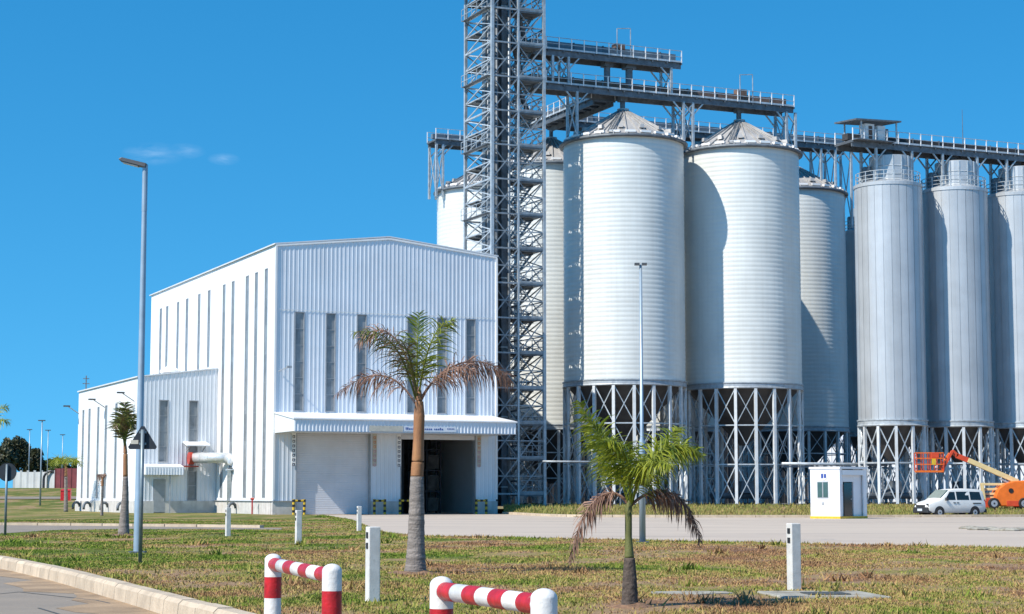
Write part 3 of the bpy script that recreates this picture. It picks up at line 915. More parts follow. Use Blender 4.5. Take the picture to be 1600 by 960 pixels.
# gooseneck vents along the plinth
for px, u, tt in ((127, ANXU, 'at the far corner of the annex'), (144, ANXU, 'second from the far corner of the annex'), (171, ANXU, 'third from the far corner of the annex'), (198, ANXU, 'beside the near annex corner'), (371, 0, 'below the duct strut on the warehouse plinth')):
    v = v_at_px(px, u, 790)
    b = MB(); r = .42
    b.path([Vector((-r * (1 - math.cos(a)), 0, .45 + .42 * math.sin(a))) for a in np.linspace(0, math.pi, 9)] + [Vector((-2 * r, 0, .2))], .13, 8)
    o = b.build('gooseneck_pipe', M_galvd, None, smooth=True)
    o.location = UV(u - .15, v, .0); o.rotation_euler = (0, 0, ALPHA + .5)
    tag(o, 'small curved vent pipe ' + tt, 'pipe', 'gooseneck pipes along the plinth')
p = G(120, 799); 
t = thing('hose_box', 'red hose box on a short post at the annex corner', 'fire box', UV(ANXU - 1.6, WL - 3.0, 0), 0)
bar('post', (0, 0, 0), (0, 0, 1.1), .12, M_galvd, t); 
b = MB(); b.box((0, -.1, 1.5), (.95, .5, .95)); b.prism([(-.5, -.4, 1.98), (.5, -.4, 1.98), (.5, .2, 2.12), (-.5, .2, 2.12)], (0, 0, .05)); b.build('box', M_red, t)
t = thing('hydrant', 'thin red hydrant standpipe by the warehouse corner', 'hydrant', UV(-.7, v_at_px(394, -.7, 795), 0), 0)
b = MB(); b.tube((0, 0, 0), (0, 0, 1.3), .06, n=8); b.build('pipe', M_red, t)
b = MB(); b.tube((-.15, 0, 1.25), (.15, 0, 1.25), .09, n=8); b.build('valve', M_fanred, t)

# ------------------------------------------------------------------ silos
S1 = at(973.5, 172, 172.0); S1u, ROWV = uv_of(S1)
S2u = u_at_px(1155, ROWV, 172)
RS = .5 * (at(1067, 226, 172).x - at(880, 226, 172).x)
ZEAVE = zat(226, 172.0); ZAPEX = zat(171, 172.0)
ZRING = zat(593, 172 - RS)
b = MB()   # corrugated shell, made once per height
def shell_mesh(h):
    mb = MB(); prof = []; pitch = .42
    n = int(h / pitch)
    for i in range(n):
        z = h * i / n; dz = h / n
        prof += [(RS + .0, z), (RS + .018, z + dz * .30), (RS + .024, z + dz * .6), (RS + .004, z + dz * .94)]
    prof.append((RS, h))
    mb.lathe(prof, 72)
    me = mb.mesh('silo_shell', True, False); me.materials.append(M_silo)
    return me
def cone_meshes():
    hr = ZAPEX - ZEAVE
    mb = MB(); mb.lathe([(RS + .36, -.16), (.55, hr - .35), (.55, hr), (.02, hr + .06)], 72)
    roof = mb.mesh('silo_roof', False, False); roof.materials.append(M_siloroof)
    mb = MB()
    sl = (hr - .25) / (RS + .18 - .55)
    mb.prism([(RS + .30, -.05, -.12), (RS + .30, .05, -.12), (RS + .30, .05, .02), (RS + .30, -.05, .02)], (-(RS + .30 - .62), 0, (RS + .30 - .62) * sl))
    rib = mb.mesh('roof_rib', False, True); rib.materials.append(M_siloroof)
    mb = MB(); mb.lathe([(RS + .03, -.30), (RS + .36, -.34), (RS + .42, -.22), (RS + .42, -.12), (RS + .02, .04)], 72)
    ev = mb.mesh('eave_ring', True, False); ev.materials.append(M_galvd)
    mb = MB(); rr = RS * .80
    mb.box((rr, 0, (RS + .18 - rr) * sl + .12), (.62, .42, .34), taper=.8)
    vent = mb.mesh('roof_vent', False, True); vent.materials.append(M_siloroof)
    mb = MB(); rr = RS * .97
    mb.box((rr, 0, .22), (.34, .95, .20)); 
    lug = mb.mesh('eave_bracket', False, True); lug.materials.append(M_trim)
    mb = MB()
    for s in (-.22, .22):
        mb.bar((RS + .1, s, .2), (.7, s, .2 + (RS - .6) * sl), .06)
    for i in range(16):
        k = i / 15; mb.bar((RS + .1 - (RS - .6) * k, -.22, .2 + (RS - .6) * sl * k), (RS + .1 - (RS - .6) * k, .22, .2 + (RS - .6) * sl * k), .05)
    lad = mb.mesh('roof_ladder', False, True); lad.materials.append(M_galvd)
    return roof, rib, ev, vent, lug, lad
SILO_M = cone_meshes()
SHELLS = {}
ADDED = {}
def rotz(a): return Matrix.Rotation(a, 4, 'Z')
def stand(parent, R, ztop, ncol, phase, tiers, cw, bw, ring_m=M_beam, back_braces=True):
    """columns, rails and X bracing between z=0 and ztop (local)"""
    P = lambda i, z: Vector((R * math.cos(phase + 2 * math.pi * i / ncol), R * math.sin(phase + 2 * math.pi * i / ncol), z))
    for i in range(ncol):
        a = phase + 2 * math.pi * i / ncol
        o = link('column', unit('box', M_col), parent)
        o.matrix_local = Matrix.Translation(P(i, 0)) @ rotz(a) @ Matrix.Diagonal((cw, cw, ztop, 1))
        o = link('base_plate', unit('box', M_pad), parent)
        o.matrix_local = Matrix.Translation(P(i, -.05)) @ rotz(a) @ Matrix.Diagonal((cw * 2.2, cw * 2.2, .22, 1))
        for k in range(len(tiers) - 1):
            z0, z1 = tiers[k], tiers[k + 1]
            bar('brace', P(i, z0), P(i + 1, z1), bw, M_galv, parent, kind='angle')
            bar('brace', P(i + 1, z0) * 1.004, P(i, z1) * 1.004, bw, M_galv, parent, kind='angle')
            if k: bar('tie_beam', P(i, z0), P(i + 1, z0), bw * 1.5, M_galv, parent)
def silo(label, u, v, zring, group, ncol=19, phase=0.0):
    t = thing('grain_silo', label, 'silo', UV(u, v, GZ), 0, group)
    h = ZEAVE - zring
    key = round(h, 2)
    if key not in SHELLS: SHELLS[key] = shell_mesh(h)
    roof, rib, ev, vent, lug, lad = SILO_M
    zr = zring - GZ; ze = ZEAVE - GZ
    inst('shell', SHELLS[key], t, Matrix.Translation((0, 0, zr)))
    r = inst('roof', roof, t, Matrix.Translation((0, 0, ze)))
    for i in range(30): inst('roof_rib', rib, r, rotz(2 * math.pi * (i + .5) / 30))
    for i in range(15): inst('roof_vent', vent, r, rotz(2 * math.pi * i / 15))
    for i in range(24): inst('eave_bracket', lug, r, rotz(2 * math.pi * i / 24 + .06))
    inst('roof_ladder', lad, r, rotz(-1.84))
    inst('eave_ring', ev, t, Matrix.Translation((0, 0, ze)))
    k = 'beam'
    if k not in ADDED:
        mb = MB(); mb.lathe([(RS - .25, -.5), (RS + .12, -.5), (RS + .16, -.42), (RS + .12, -.34), (RS + .10, -.08), (RS + .16, -.04), (RS + .16, .06), (RS + .02, .08)], 72)
        me = mb.mesh('ring_beam', False, False); me.materials.append(M_beam); ADDED[k] = me
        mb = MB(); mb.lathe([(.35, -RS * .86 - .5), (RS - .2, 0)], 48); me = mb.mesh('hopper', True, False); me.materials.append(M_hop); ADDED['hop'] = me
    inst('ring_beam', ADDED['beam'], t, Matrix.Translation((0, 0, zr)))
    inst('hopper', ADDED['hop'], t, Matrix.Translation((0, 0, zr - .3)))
    stand(t, RS - .02, zr - .4, ncol, phase, [.15, zr * .335, zr * .655, zr - .45], .26, .075)
    return t
ph = math.radians(-90 + 5.2)
silo('near white corrugated silo with conical roof right beside the lattice tower', S1u, ROWV, ZRING, 'white silos', 19, ph)
silo('white corrugated silo with conical roof, second from the lattice tower', S2u, ROWV, ZRING, 'white silos', 19, ph)
VB = 15.3
DU = S2u - S1u
B1u = u_at_px(862, ROWV + VB, 300)
ZRB = zat(664, UV(B1u, ROWV + VB).y - RS)
silo('white silo just behind the lattice tower, narrow lit strip showing', B1u, ROWV + VB, ZRB, 'white silos', 19, ph)
B0u = u_at_px(764, ROWV + 2 * VB, 300)
silo('rear white silo showing above the warehouse roof left of the tower', B0u, ROWV + 2 * VB, ZRB, 'white silos', 19, ph)
p3 = at(1238, 300, 201.0); s3u, s3v = uv_of(p3)
b2u, b2v = uv_of(Vector((p3.x, p3.y, 0)) - Vector((sun_h.x, sun_h.y, 0)) * -19.0)  # unseen silo, set up-sun so its shadow falls on the rear right silo
silo('white silo hidden between the two front white silos', b2u, b2v, ZRB, 'white silos', 19, ph)
silo('rear white silo half hidden right of the second white silo', s3u, s3v, ZRB + .4, 'white silos', 19, ph)

# grey silos
GROWV = -2.4
G1u = u_at_px(1391, GROWV, 480); G1 = UV(G1u, GROWV)
RG = .5 * (at(1443, 480, G1.y).x - at(1338, 480, G1.y).x)
ZGE = zat(292, G1.y); ZGR = zat(656, G1.y - RG)
NP = 26
ZG_HEAD = zat(229, G1.y) - .62 - GZ
def gsilo_meshes():
    a = 2 * math.pi / NP
    mb = MB(); h = ZGE - ZGR
    mb.lathe([(RG, 0), (RG, h)], 3, a0=.006, a1=a - .006)
    mb.lathe([(RG - .05, 0), (RG, 0)], 3, a0=.012, a1=a - .012)
    panel = mb.mesh('wall_panel', True, False); panel.materials.append(M_gsilo)
    mb = MB(); mb.lathe([(RG - .03, 0), (RG - .03, h)], 52); core = mb.mesh('inner_wall', True, False); core.materials.append(M_gsilo)
    mb = MB(); mb.lathe([(RG + .06, -.25), (RG + .06, .05), (1.2, .75), (1.2, 1.0), (.02, 1.05)], 52); top = mb.mesh('top_deck', False, False); top.materials.append(M_gsilo)
    mb = MB(); mb.lathe([(RG - .2, -.55), (RG + .10, -.55), (RG + .14, -.45), (RG + .06, -.38), (RG + .06, -.1), (RG + .12, -.04), (RG + .12, .08), (RG, .08)], 52); bm = mb.mesh('ring_beam', False, False); bm.materials.append(M_galv)
    mb = MB(); mb.lathe([(.3, -RG * 1.05 - .3), (RG - .15, 0)], 40); hp = mb.mesh('hopper', True, False); hp.materials.append(M_hop)
    return panel, core, top, bm, hp
GSM = gsilo_meshes()
def gsilo(label, u, v, group):
    t = thing('grey_silo', label, 'silo', UV(u, v, GZ), 0, group)
    zr, ze = ZGR - GZ, ZGE - GZ
    panel, core, top, bm, hp = GSM
    for i in range(NP): inst('wall_panel', panel, t, Matrix.Translation((0, 0, zr)) @ rotz(2 * math.pi * i / NP))
    inst('inner_wall', core, t, Matrix.Translation((0, 0, zr)))
    inst('top_deck', top, t, Matrix.Translation((0, 0, ze)))
    inst('ring_beam', bm, t, Matrix.Translation((0, 0, zr)))
    inst('hopper', hp, t, Matrix.Translation((0, 0, zr - .4)))
    # filter housing and guard rail on the deck
    hh_ = min(2.6, ZG_HEAD - ze - .12)
    fb = MB(); fb.lathe([(1.95, 0), (1.95, hh_), (1.7, hh_ + .08), (.02, hh_ + .1)], 20, c=(.25, .0, ze + .1)); f = fb.build('filter_housing', M_gsilo, t)
    for k in range(7):
        a = -2.9 + k * .42; bar('stiffener', (.25 + 1.97 * math.cos(a), 1.97 * math.sin(a), ze + .1), (.25 + 1.97 * math.cos(a), 1.97 * math.sin(a), ze + .1 + hh_), .09, M_galv, f)
    q = MB(); q.lathe([(1.96, .75), (2.0, .8), (1.96, .85)], 20, c=(.25, 0, ze + .1)); q.lathe([(1.96, 1.55), (2.0, 1.6), (1.96, 1.65)], 20, c=(.25, 0, ze + .1)); q.build('band', M_galv, f)
    fb = MB(); fb.box((-2.0, -.3, ze + 1.0), (.7, .9, 1.5)); fb.build('inlet_box', M_galvd, t)
    rail = MB()
    for i in range(20):
        a = 2 * math.pi * i / 20
        c, s = math.cos(a) * (RG - .15), math.sin(a) * (RG - .15)
        bar('rail_post', (c, s, ze), (c, s, ze + 1.15), .07, M_galv, t)
    for z in (.4, .75, 1.12):
        rail.path([Vector((math.cos(a) * (RG - .15), math.sin(a) * (RG - .15), ze + z)) for a in np.linspace(0, 2 * math.pi, 33)], .035, 5)
    rail.build('guard_rail', M_galv, t)
    stand(t, RG - .05, zr - .4, 12, math.radians(-90 - 5.9), [.15, zr * .50, zr - .45], .25, .095)
    return t
SG = u_at_px(1494, GROWV, 480) - G1u
gsilo('grey panelled silo under the roofed conveyor cabin', G1u, GROWV, 'grey silos')
gsilo('second grey panelled silo, between the cabin silo and the frame edge', G1u + SG, GROWV, 'grey silos')
gsilo('grey panelled silo cut by the right edge of the picture', G1u + 2 * SG, GROWV, 'grey silos')
gb = uv_of(at(1360, 480, 205.0))
gsilo('rear grey silo in shade behind the gap left of the cabin silo', gb[0], gb[1], 'grey silos')
gsilo('rear grey silo in shade behind the first and second grey silos', gb[0] + SG, gb[1], 'grey silos')
gsilo('rear grey silo in shade behind the second and third grey silos', gb[0] + 2 * SG, gb[1], 'grey silos')

# ------------------------------------------------------------------ lattice tower
TV0 = ROWV - 2.95; TV1 = ROWV + 3.15
TU0 = u_at_px(769, TV0, 300); TU1 = u_at_px(850, TV0, 300)
TW, TD = TU1 - TU0, TV1 - TV0
T0 = thing('lattice_tower', 'tall galvanised lattice stair and elevator tower beside the warehouse', 'tower', UV(TU0, TV0, GZ), ALPHA)
LV = 3.07
NL = 17
TH_ = NL * LV
z_off = zat(64, UV(TU0, TV0).y) - GZ          # a platform level seen in the photograph
z_first = z_off % LV
corners = [(0, 0), (TW, 0), (TW, TD), (0, TD)]
for x, y in corners: bar('leg', (x, y, 0), (x, y, TH_), .26, M_galv, T0)
for x, y in ((TW * .5, 0), (TW * .5, TD)): bar('leg', (x, y, 0), (x, y, TH_), .17, M_galv, T0)
levels = [z_first + LV * i for i in range(NL) if z_first + LV * i < TH_]
for z in levels:
    for h in (0, LV / 2):
        if z + h > TH_: continue
        for (p, q) in zip(corners, corners[1:] + corners[:1]):
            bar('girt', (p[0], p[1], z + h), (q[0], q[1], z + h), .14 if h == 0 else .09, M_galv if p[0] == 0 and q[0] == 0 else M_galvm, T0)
faces = [((0, 0), (TW * .5, 0)), ((TW * .5, 0), (TW, 0)), ((TW, 0), (TW, TD)), ((TW, TD), (0, TD)), ((0, TD), (0, 0))]
for z in levels[:-1]:
    for k, (p, q) in enumerate(faces):
        if k == 4 or k == 2:
            for h in (0, LV / 2):
                bar('brace', (p[0], p[1], z + h), (q[0], q[1], z + h + LV / 2), .09, M_galv, T0, kind='angle')
                bar('brace', (q[0], q[1], z + h), (p[0], p[1], z + h + LV / 2), .09, M_galv, T0, kind='angle')
        elif k < 2 :
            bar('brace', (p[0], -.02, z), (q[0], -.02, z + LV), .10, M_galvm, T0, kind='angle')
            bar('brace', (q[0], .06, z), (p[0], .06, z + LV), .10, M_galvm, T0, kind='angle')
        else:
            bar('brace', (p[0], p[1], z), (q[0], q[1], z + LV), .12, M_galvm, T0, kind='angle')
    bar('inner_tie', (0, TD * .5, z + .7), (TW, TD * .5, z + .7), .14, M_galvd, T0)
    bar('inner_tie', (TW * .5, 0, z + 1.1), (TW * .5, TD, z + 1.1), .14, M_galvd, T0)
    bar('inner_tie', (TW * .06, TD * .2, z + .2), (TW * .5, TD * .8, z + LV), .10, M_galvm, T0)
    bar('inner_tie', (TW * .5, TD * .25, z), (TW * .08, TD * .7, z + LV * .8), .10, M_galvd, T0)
for k in range(7):
    xk, yk_ = TW * (.08 + .062 * k), TD * (.12 + .1 * ((k * 3) % 5))
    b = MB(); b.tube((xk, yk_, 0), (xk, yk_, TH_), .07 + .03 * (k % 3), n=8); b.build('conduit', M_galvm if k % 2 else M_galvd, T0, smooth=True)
# platforms, stair flights and their rails: right half of the tower, elevators in the left half
mbp = MB(); mbp.box((TW * .76, TD * .20, 0), (TW * .46, TD * .34, .10)); mbp.bar((TW * .53, .05, -.1), (TW * .99, .05, -.1), .08, .2); mbp.bar((TW * .53, TD * .36, -.1), (TW * .99, TD * .36, -.1), .08, .2)
pl_f = mbp.mesh('landing', False, True); pl_f.materials.append(M_galvd)
mbp = MB(); mbp.box((TW * .24, TD * .80, 0), (TW * .46, TD * .36, .10)); mbp.bar((.05, TD * .64, -.1), (TW * .47, TD * .64, -.1), .08, .2); mbp.bar((.05, TD * .97, -.1), (TW * .47, TD * .97, -.1), .08, .2)
pl_b = mbp.mesh('landing', False, True); pl_b.materials.append(M_galvd)
mbf = MB()
fl_len = TD * .56
for s in (-.45, .45):
    mbf.bar((s, 0, 0), (s, fl_len, LV / 2), .06, .26)
    mbf.bar((s, 0, 1.0), (s, fl_len, LV / 2 + 1.0), .05); mbf.bar((s, 0, .5), (s, fl_len, LV / 2 + .5), .035)
    for i in range(5): mbf.bar((s, fl_len * i / 4, LV / 2 * i / 4), (s, fl_len * i / 4, LV / 2 * i / 4 + 1.0), .045)
for i in range(9): mbf.box((0, fl_len * (i + .5) / 9, LV / 2 * (i + .5) / 9), (.86, .26, .04))
flight = mbf.mesh('stair_flight', False, True); flight.materials.append(M_galvm)
mbr = MB()
for z in (.55, 1.1): 
    mbr.bar((TW * .53, -.06, z), (TW * .99, -.06, z), .05); mbr.bar((TW + .05, 0, z), (TW + .05, TD * .36, z), .05)
for i in range(5): mbr.bar((TW * (.53 + .115 * i), -.06, 0), (TW * (.53 + .115 * i), -.06, 1.1), .05)
mbr.box((TW * .76, -.09, .08), (TW * .46, .03, .18))
lrail = mbr.mesh('landing_rail', False, True); lrail.materials.append(M_galvm)
for i, z in enumerate(levels):
    inst('landing', pl_f, T0, Matrix.Translation((0, 0, z)))
    inst('landing', pl_b, T0, Matrix.Translation((0, 0, z + LV / 2)))
    inst('landing_rail', lrail, T0, Matrix.Translation((0, 0, z + .05)))
    inst('stair_flight', flight, T0, Matrix.Translation((TW * .64, TD * .30, z)))
    inst('stair_flight', flight, T0, Matrix.Translation((TW * .86, TD * .86, z + LV / 2)) @ rotz(math.pi))
for k, (x, y, w, d) in enumerate(((TW * .16, TD * .30, .55, .75), (TW * .16, TD * .52, .55, .75), (TW * .36, TD * .30, .5, .7), (TW * .36, TD * .55, .5, .7), (TW * .50, TD * .45, .42, .42))):
    bx('elevator_leg', (x, y, TH_ / 2), (w, d, TH_), M_conv if k % 2 else M_galvd, T0)
    for z in levels[::2]: bx('flange', (x, y, z + .6), (w + .12, d + .12, .12), M_galv, T0)
# spouts slanting across the upper levels
for (za, zb, xa, xb) in ((levels[-1] + 1.5, levels[-4], TW * .3, TW * .95), (levels[-2] + 1, levels[-5] + 1, TW * .3, TW * .8), (levels[-4], levels[-6], TW * .45, TW * 1.0)):
    b = MB(); b.tube((xa, TD * .5, za), (xb, TD * .45, zb), .24, n=12); b.build('spout', M_galvd, T0, smooth=True)
# drive heads and platforms high up, partly above the frame
for z in (levels[-2], levels[-1]):
    bx('head_platform', (TW * .3, TD * .5, z + .05), (TW + .9, TD + .5, .12), M_galvd, T0)
    b = MB()
    for i in range(9): b.bar((-.45 + i * .9, -.35, z), (-.45 + i * .9, -.35, z + 1.1), .05)
    for h in (.55, 1.1): b.bar((-.5, -.35, z + h), (TW + 1, -.35, z + h), .05); b.bar((-.5, -.35, z + h), (-.5, TD + .3, z + h), .05)
    b.build('platform_rail', M_galv, T0)
# side balconies on the left face
for i, z in enumerate(levels[2:]):
    if i % 2 == 0:
        b = MB(); b.box((-.2, TD * .5, z), (.55, TD * .95, .06)); b.bar((0, TD * .1, z - .5), (-.4, TD * .1, z - .05), .06); b.bar((0, TD * .9, z - .5), (-.4, TD * .9, z - .05), .06); b.build('balcony', M_galvd, T0)
        b = MB()
        for h in (.5, 1.05): b.bar((-.46, 0.1, z + h), (-.46, TD - .1, z + h), .045)
        for k in range(6): b.bar((-.46, .1 + (TD - .2) * k / 5, z), (-.46, .1 + (TD - .2) * k / 5, z + 1.05), .045)
        b.build('balcony_rail', M_galv, T0)

# ------------------------------------------------------------------ conveyor bridges
def bridge(name, label, u0, u1, v, z, legs=(), width=2.0, casing=(.62, .7), cas_m=M_conv, along='u', rail_step=1.25, hatch=None, chutes=()):
    yaw = ALPHA if along == 'u' else ALPHA + math.pi / 2
    loc = UV(u0, v, z) if along == 'u' else UV(v, u0, z)
    t = thing(name, label, 'conveyor bridge', loc, yaw, 'conveyor bridges')
    L = u1 - u0
    for s in (-1, 1):
        bar('main_beam', (0, s * width / 2, -.30), (L, s * width / 2, -.30), .16, M_galvd, t, h=.52)
    n = max(2, int(L / 1.5))
    for i in range(n + 1): bar('cross_beam', (L * i / n, -width / 2 - .25, -.12), (L * i / n, width / 2 + .25, -.12), .12, M_galvd, t, h=.14)
    bx('walkway_deck', (L / 2, 0, .0), (L, width + .5, .05), M_galvd, t)
    c = bx('conveyor_casing', (L / 2, .15, .05 + casing[1] / 2 + .2), (L * .985, casing[0], casing[1]), cas_m, t)
    for i in range(int(L / 3)): bx('casing_joint', (1.5 + 3 * i, .15, .05 + casing[1] / 2 + .2), (.10, casing[0] + .12, casing[1] + .12), M_galvd, c)
    m = max(2, int(L / rail_step))
    for s in (-1, 1):
        y = s * (width / 2 + .23)
        for i in range(m + 1): bar('rail_post', (L * i / m, y, 0), (L * i / m, y, 1.15), .08, M_trim, t)
        for zz in (.55, 1.12): bar('hand_rail', (0, y, zz), (L, y, zz), .055, M_galv, t)
        bar('toe_board', (0, y, .1), (L, y, .1), .03, M_galv, t, h=.16)
    for (x, zdown) in legs:
        for s in (-1, 1):
            y = s * width / 2
            bar('support_leg', (x, y, zdown), (x, y, -.5), .22, M_galv, t)
            for dx in (-1.1, 1.1):
                if 0 <= x + dx <= L: bar('knee_brace', (x, y, -1.7), (x + dx, y, -.52), .12, M_galv, t)
        bar('leg_brace', (x, -width / 2, zdown + .3), (x, width / 2, -.8), .09, M_galv, t)
        bar('leg_brace', (x, width / 2, zdown + .3), (x, -width / 2, -.8), .09, M_galv, t)
    for (x, zd_, r) in chutes:
        q = MB(); q.tube((x, .1, zd_), (x, .1, -.1), r, n=10); q.box((x, .1, -.5), (r * 3, r * 3, .6)); q.build('chute', M_galvd, t)
    for x in (hatch or ()):
        q = MB(); q.bar((x, -1.2, 0), (x, -1.2, 2.6), .07); q.bar((x + 1.4, -1.2, 0), (x + 1.4, -1.2, 2.7), .07); q.bar((x, -1.2, 2.6), (x + 1.4, -1.2, 2.75), .07); q.build('hoist_frame', M_galv, t)
        q = MB(); q.box((x + .8, .1, 1.1), (1.0, .8, .7)); q.build('drive_motor', M_rust, t)
    return t
ZBr = zat(146, UV(S1u, ROWV).y)
ZAr = zat(91, UV(S1u - 2, ROWV).y)
endB = u_at_px(1230, ROWV, 170); endA = u_at_px(1055, ROWV, 100)
bs = TU1 - .2
dn = -(ZBr - ZEAVE) - .1
bridge('conveyor_bridge', 'middle conveyor bridge running over both front white silos', bs, endB, ROWV, ZBr,
       legs=[(S1u - RS - bs + .3, dn), (S1u + RS + .3 - bs, dn), (S1u + RS + 1.3 - bs, dn), (S2u + RS - .9 - bs, dn), (S2u + RS - bs + .1, dn)], hatch=[S2u - bs - .6],
       cas_m=M_rust, chutes=[(S1u - bs, -(ZBr - ZAPEX), .24), (S2u - bs, -(ZBr - ZAPEX), .24)])
dA = -(ZAr - ZBr) + .1
bridge('conveyor_bridge', 'topmost short conveyor bridge leaving the lattice tower', bs, endA, ROWV, ZAr,
       legs=[(2.0, dA), (3.6, dA), (endA - bs - 1.0, dA)], hatch=[S1u - bs - 1.2], casing=(.9, .75), chutes=[(S1u - bs - 1.6, dA + .4, .3), (S1u - bs + .7, dA + .5, .34)])
ZCr = zat(228, UV(u_at_px(1280, ROWV + VB, 228), ROWV + VB).y)
endC = u_at_px(1326, ROWV + VB, 235)
bridge('conveyor_bridge', 'rear conveyor bridge passing behind both front silo roofs', B1u - 3, endC, ROWV + VB, ZCr,
       legs=[(DU * .5 + 3, -(ZCr - ZEAVE)), (DU * .5 + 16.5, -(ZCr - 30)), (endC - B1u - 1.2, -(ZCr - 30)), (endC - B1u + .6, -(ZCr - 30)), (endC - B1u + 2.6, -(ZCr - 30))],
       chutes=[(3, -(ZCr - ZAPEX), .2), (b2u - B1u + 3, -(ZCr - ZAPEX), .2)])
ZEr = zat(222, UV(B0u - 5, ROWV + 2 * VB).y)
e0 = u_at_px(681, ROWV + 2 * VB - 1.2, 222)
bridge('conveyor_bridge', 'far conveyor bridge over the rear silo left of the tower', e0, B0u + 3, ROWV + 2 * VB, ZEr, legs=[(.15, -(ZEr - ZEAVE + 1)), (.9, -(ZEr - ZEAVE + 1))], chutes=[(B0u - e0, -(ZEr - ZAPEX), .2)], casing=(.5, .5))
bridge('conveyor_bridge', 'cross gallery joining the middle and rear conveyor bridges', ROWV + .9, ROWV + VB - .9, S1u - 1.6, ZBr - .55, along='v', cas_m=M_galvd, casing=(.8, .5))
# inlet frame at the rear silo eave (small bracket seen left of the tower)
# bridge over the grey silos with its cabin
ZDr = zat(229, UV(G1u, GROWV).y)
d0 = u_at_px(1319, GROWV, 235)
leg_g = []
for k in range(3):
    for dx in (-2.1, 1.9): leg_g.append((G1u + SG * k + dx - d0, -(ZDr - ZGE)))
bridge('conveyor_bridge', 'conveyor bridge over the grey silos at the right edge', d0, G1u + 2 * SG + 8, GROWV, ZDr, legs=leg_g, casing=(.9, .6), cas_m=M_dark,
       chutes=[(G1u + SG * k - d0, -(ZDr - ZGE - .8), .26) for k in range(3)], width=2.4)
hu = u_at_px(1357, GROWV, 200)
zro0 = zat(195, UV(hu, GROWV).y) - ZDr
hb = thing('conveyor_cabin', 'small roofed drive cabin on the bridge above the first grey silo', 'cabin', UV(hu, GROWV, ZDr + .05), ALPHA)
b = MB(); b.prism([(-2.5, -1.7, zro0 - .1), (2.5, -1.7, zro0 + .05), (2.5, -1.7, zro0 + .2), (-2.5, -1.7, zro0 + .05)], (0, 3.6, .25)); b.build('roof', M_galvd, hb)
for x, y in ((-1.7, -1.3), (2.2, -1.3), (-1.7, 1.4), (2.2, 1.4)): bar('roof_post', (x, y, 0), (x, y, zro0 + .1), .12, M_galv, hb)
bx('control_box', (-.55, -.5, .85), (1.0, 1.0, 1.7), M_trim, hb)
bx('control_box', (.75, -.5, .8), (.85, 1.0, 1.6), M_trim, hb)
bx('door_panel', (-.5, -1.02, .9), (.4, .03, 1.2), M_rust, hb)
bx('brown_cover', (1.45, -.3, .7), (.4, 1.0, 1.4), M_rust, hb)
bx('cabin_deck', (-.6, -.3, -.02), (4.2, 3.6, .09), M_galvd, hb)
t = thing('lightning_rod', 'thin lightning rod above the bridge over the grey silos', 'rod', UV(u_at_px(1504, GROWV, 200), GROWV, ZDr + .05), ALPHA)
b = MB(); b.tube((0, 0, 0), (0, 0, 4.2), .05, .02, n=6); b.build('rod', M_galvd, t)
b = MB(); b.box((0, 0, .06), (.3, .3, .12)); b.build('foot', M_galvd, t)
# loading pipe gallery in front of the stands
v_p = ROWV - RS - 1.0
pu0, pu1 = u_at_px(1222, v_p, 725), u_at_px(1386, v_p, 725)
zp = zat(725, UV(pu0, v_p).y)
t = thing('pipe_gallery', 'pale horizontal conveyor tube crossing above the guard booth', 'pipe', UV(pu0, v_p, GZ), ALPHA)
b = MB(); b.tube((0, 0, zp - GZ), (pu1 - pu0, 0, zp - GZ), .15, n=12); b.build('tube', M_galv, t, smooth=True)
for x in (.6, (pu1 - pu0) * .5, pu1 - pu0 - .5): bar('support', (x, 0, 0), (x, 0, zp - GZ - .2), .14, M_galv, t)
b = MB(); b.bar((0, 0, zp - GZ - .26), (pu1 - pu0, 0, zp - GZ - .26), .16, .12); b.build('under_beam', M_galvd, t)
pu0, pu1 = u_at_px(848, v_p + .2, 724), S1u - 1.5
t = thing('pipe_gallery', 'thin horizontal pipe between the tower foot and the near white silo', 'pipe', UV(pu0, v_p + .2, GZ), ALPHA)
b = MB(); b.tube((0, 0, zat(724, 170) - GZ), (pu1 - pu0, 0, zat(724, 170) - GZ), .09, n=10); b.build('tube', M_galvm, t, smooth=True)
for x in (pu1 - pu0 - 2.3, pu1 - pu0 - .3): bar('support', (x, 0, 0), (x, 0, zat(724, 170) - GZ), .08, M_galvm, t)
# long white shed behind the silos, seen between the hoppers
shu = u_at_px(1262, 50, 740)
sp0 = at(1250, 775, 292)
sh = thing('white_shed', 'long low white shed seen between the silo stands', 'building', (sp0.x, sp0.y, GZ), math.radians(-8))
b = MB(); ribbed(b, 0, 62, 0, 9.0, lambda a, o, z: (a, -o, z), .8, .08); b.build('front_wall', M_clad, sh, fix=False)
b = MB(); b.prism([(-.3, -.4, 9.0), (-.3, 8, 11.0), (-.3, 16.3, 9.0)], (62.6, 0, 0)); b.build('roof', M_roof, sh)
b = MB(); b.add([(0, 0, 0), (0, 16, 0), (0, 16, 9), (0, 0, 9)], [(0, 1, 2, 3)]); b.build('end_wall', M_clad, sh)
dh = thing('shade_backdrop', 'added dark low block standing for the shade behind the white silo stands', 'building', UV(20.5, 50, GZ), ALPHA)  # added dark block, stands in for deep shade behind the stands
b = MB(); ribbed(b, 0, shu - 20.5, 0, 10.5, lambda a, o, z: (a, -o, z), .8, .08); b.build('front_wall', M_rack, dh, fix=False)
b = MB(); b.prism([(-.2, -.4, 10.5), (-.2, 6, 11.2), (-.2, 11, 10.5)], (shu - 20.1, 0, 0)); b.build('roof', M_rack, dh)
b = MB(); b.add([(shu - 20.5, 0, 0), (shu - 20.5, 10, 0), (shu - 20.5, 10, 10.5), (shu - 20.5, 0, 10.5)], [(0, 1, 2, 3)]); b.build('end_wall', M_rack, dh)
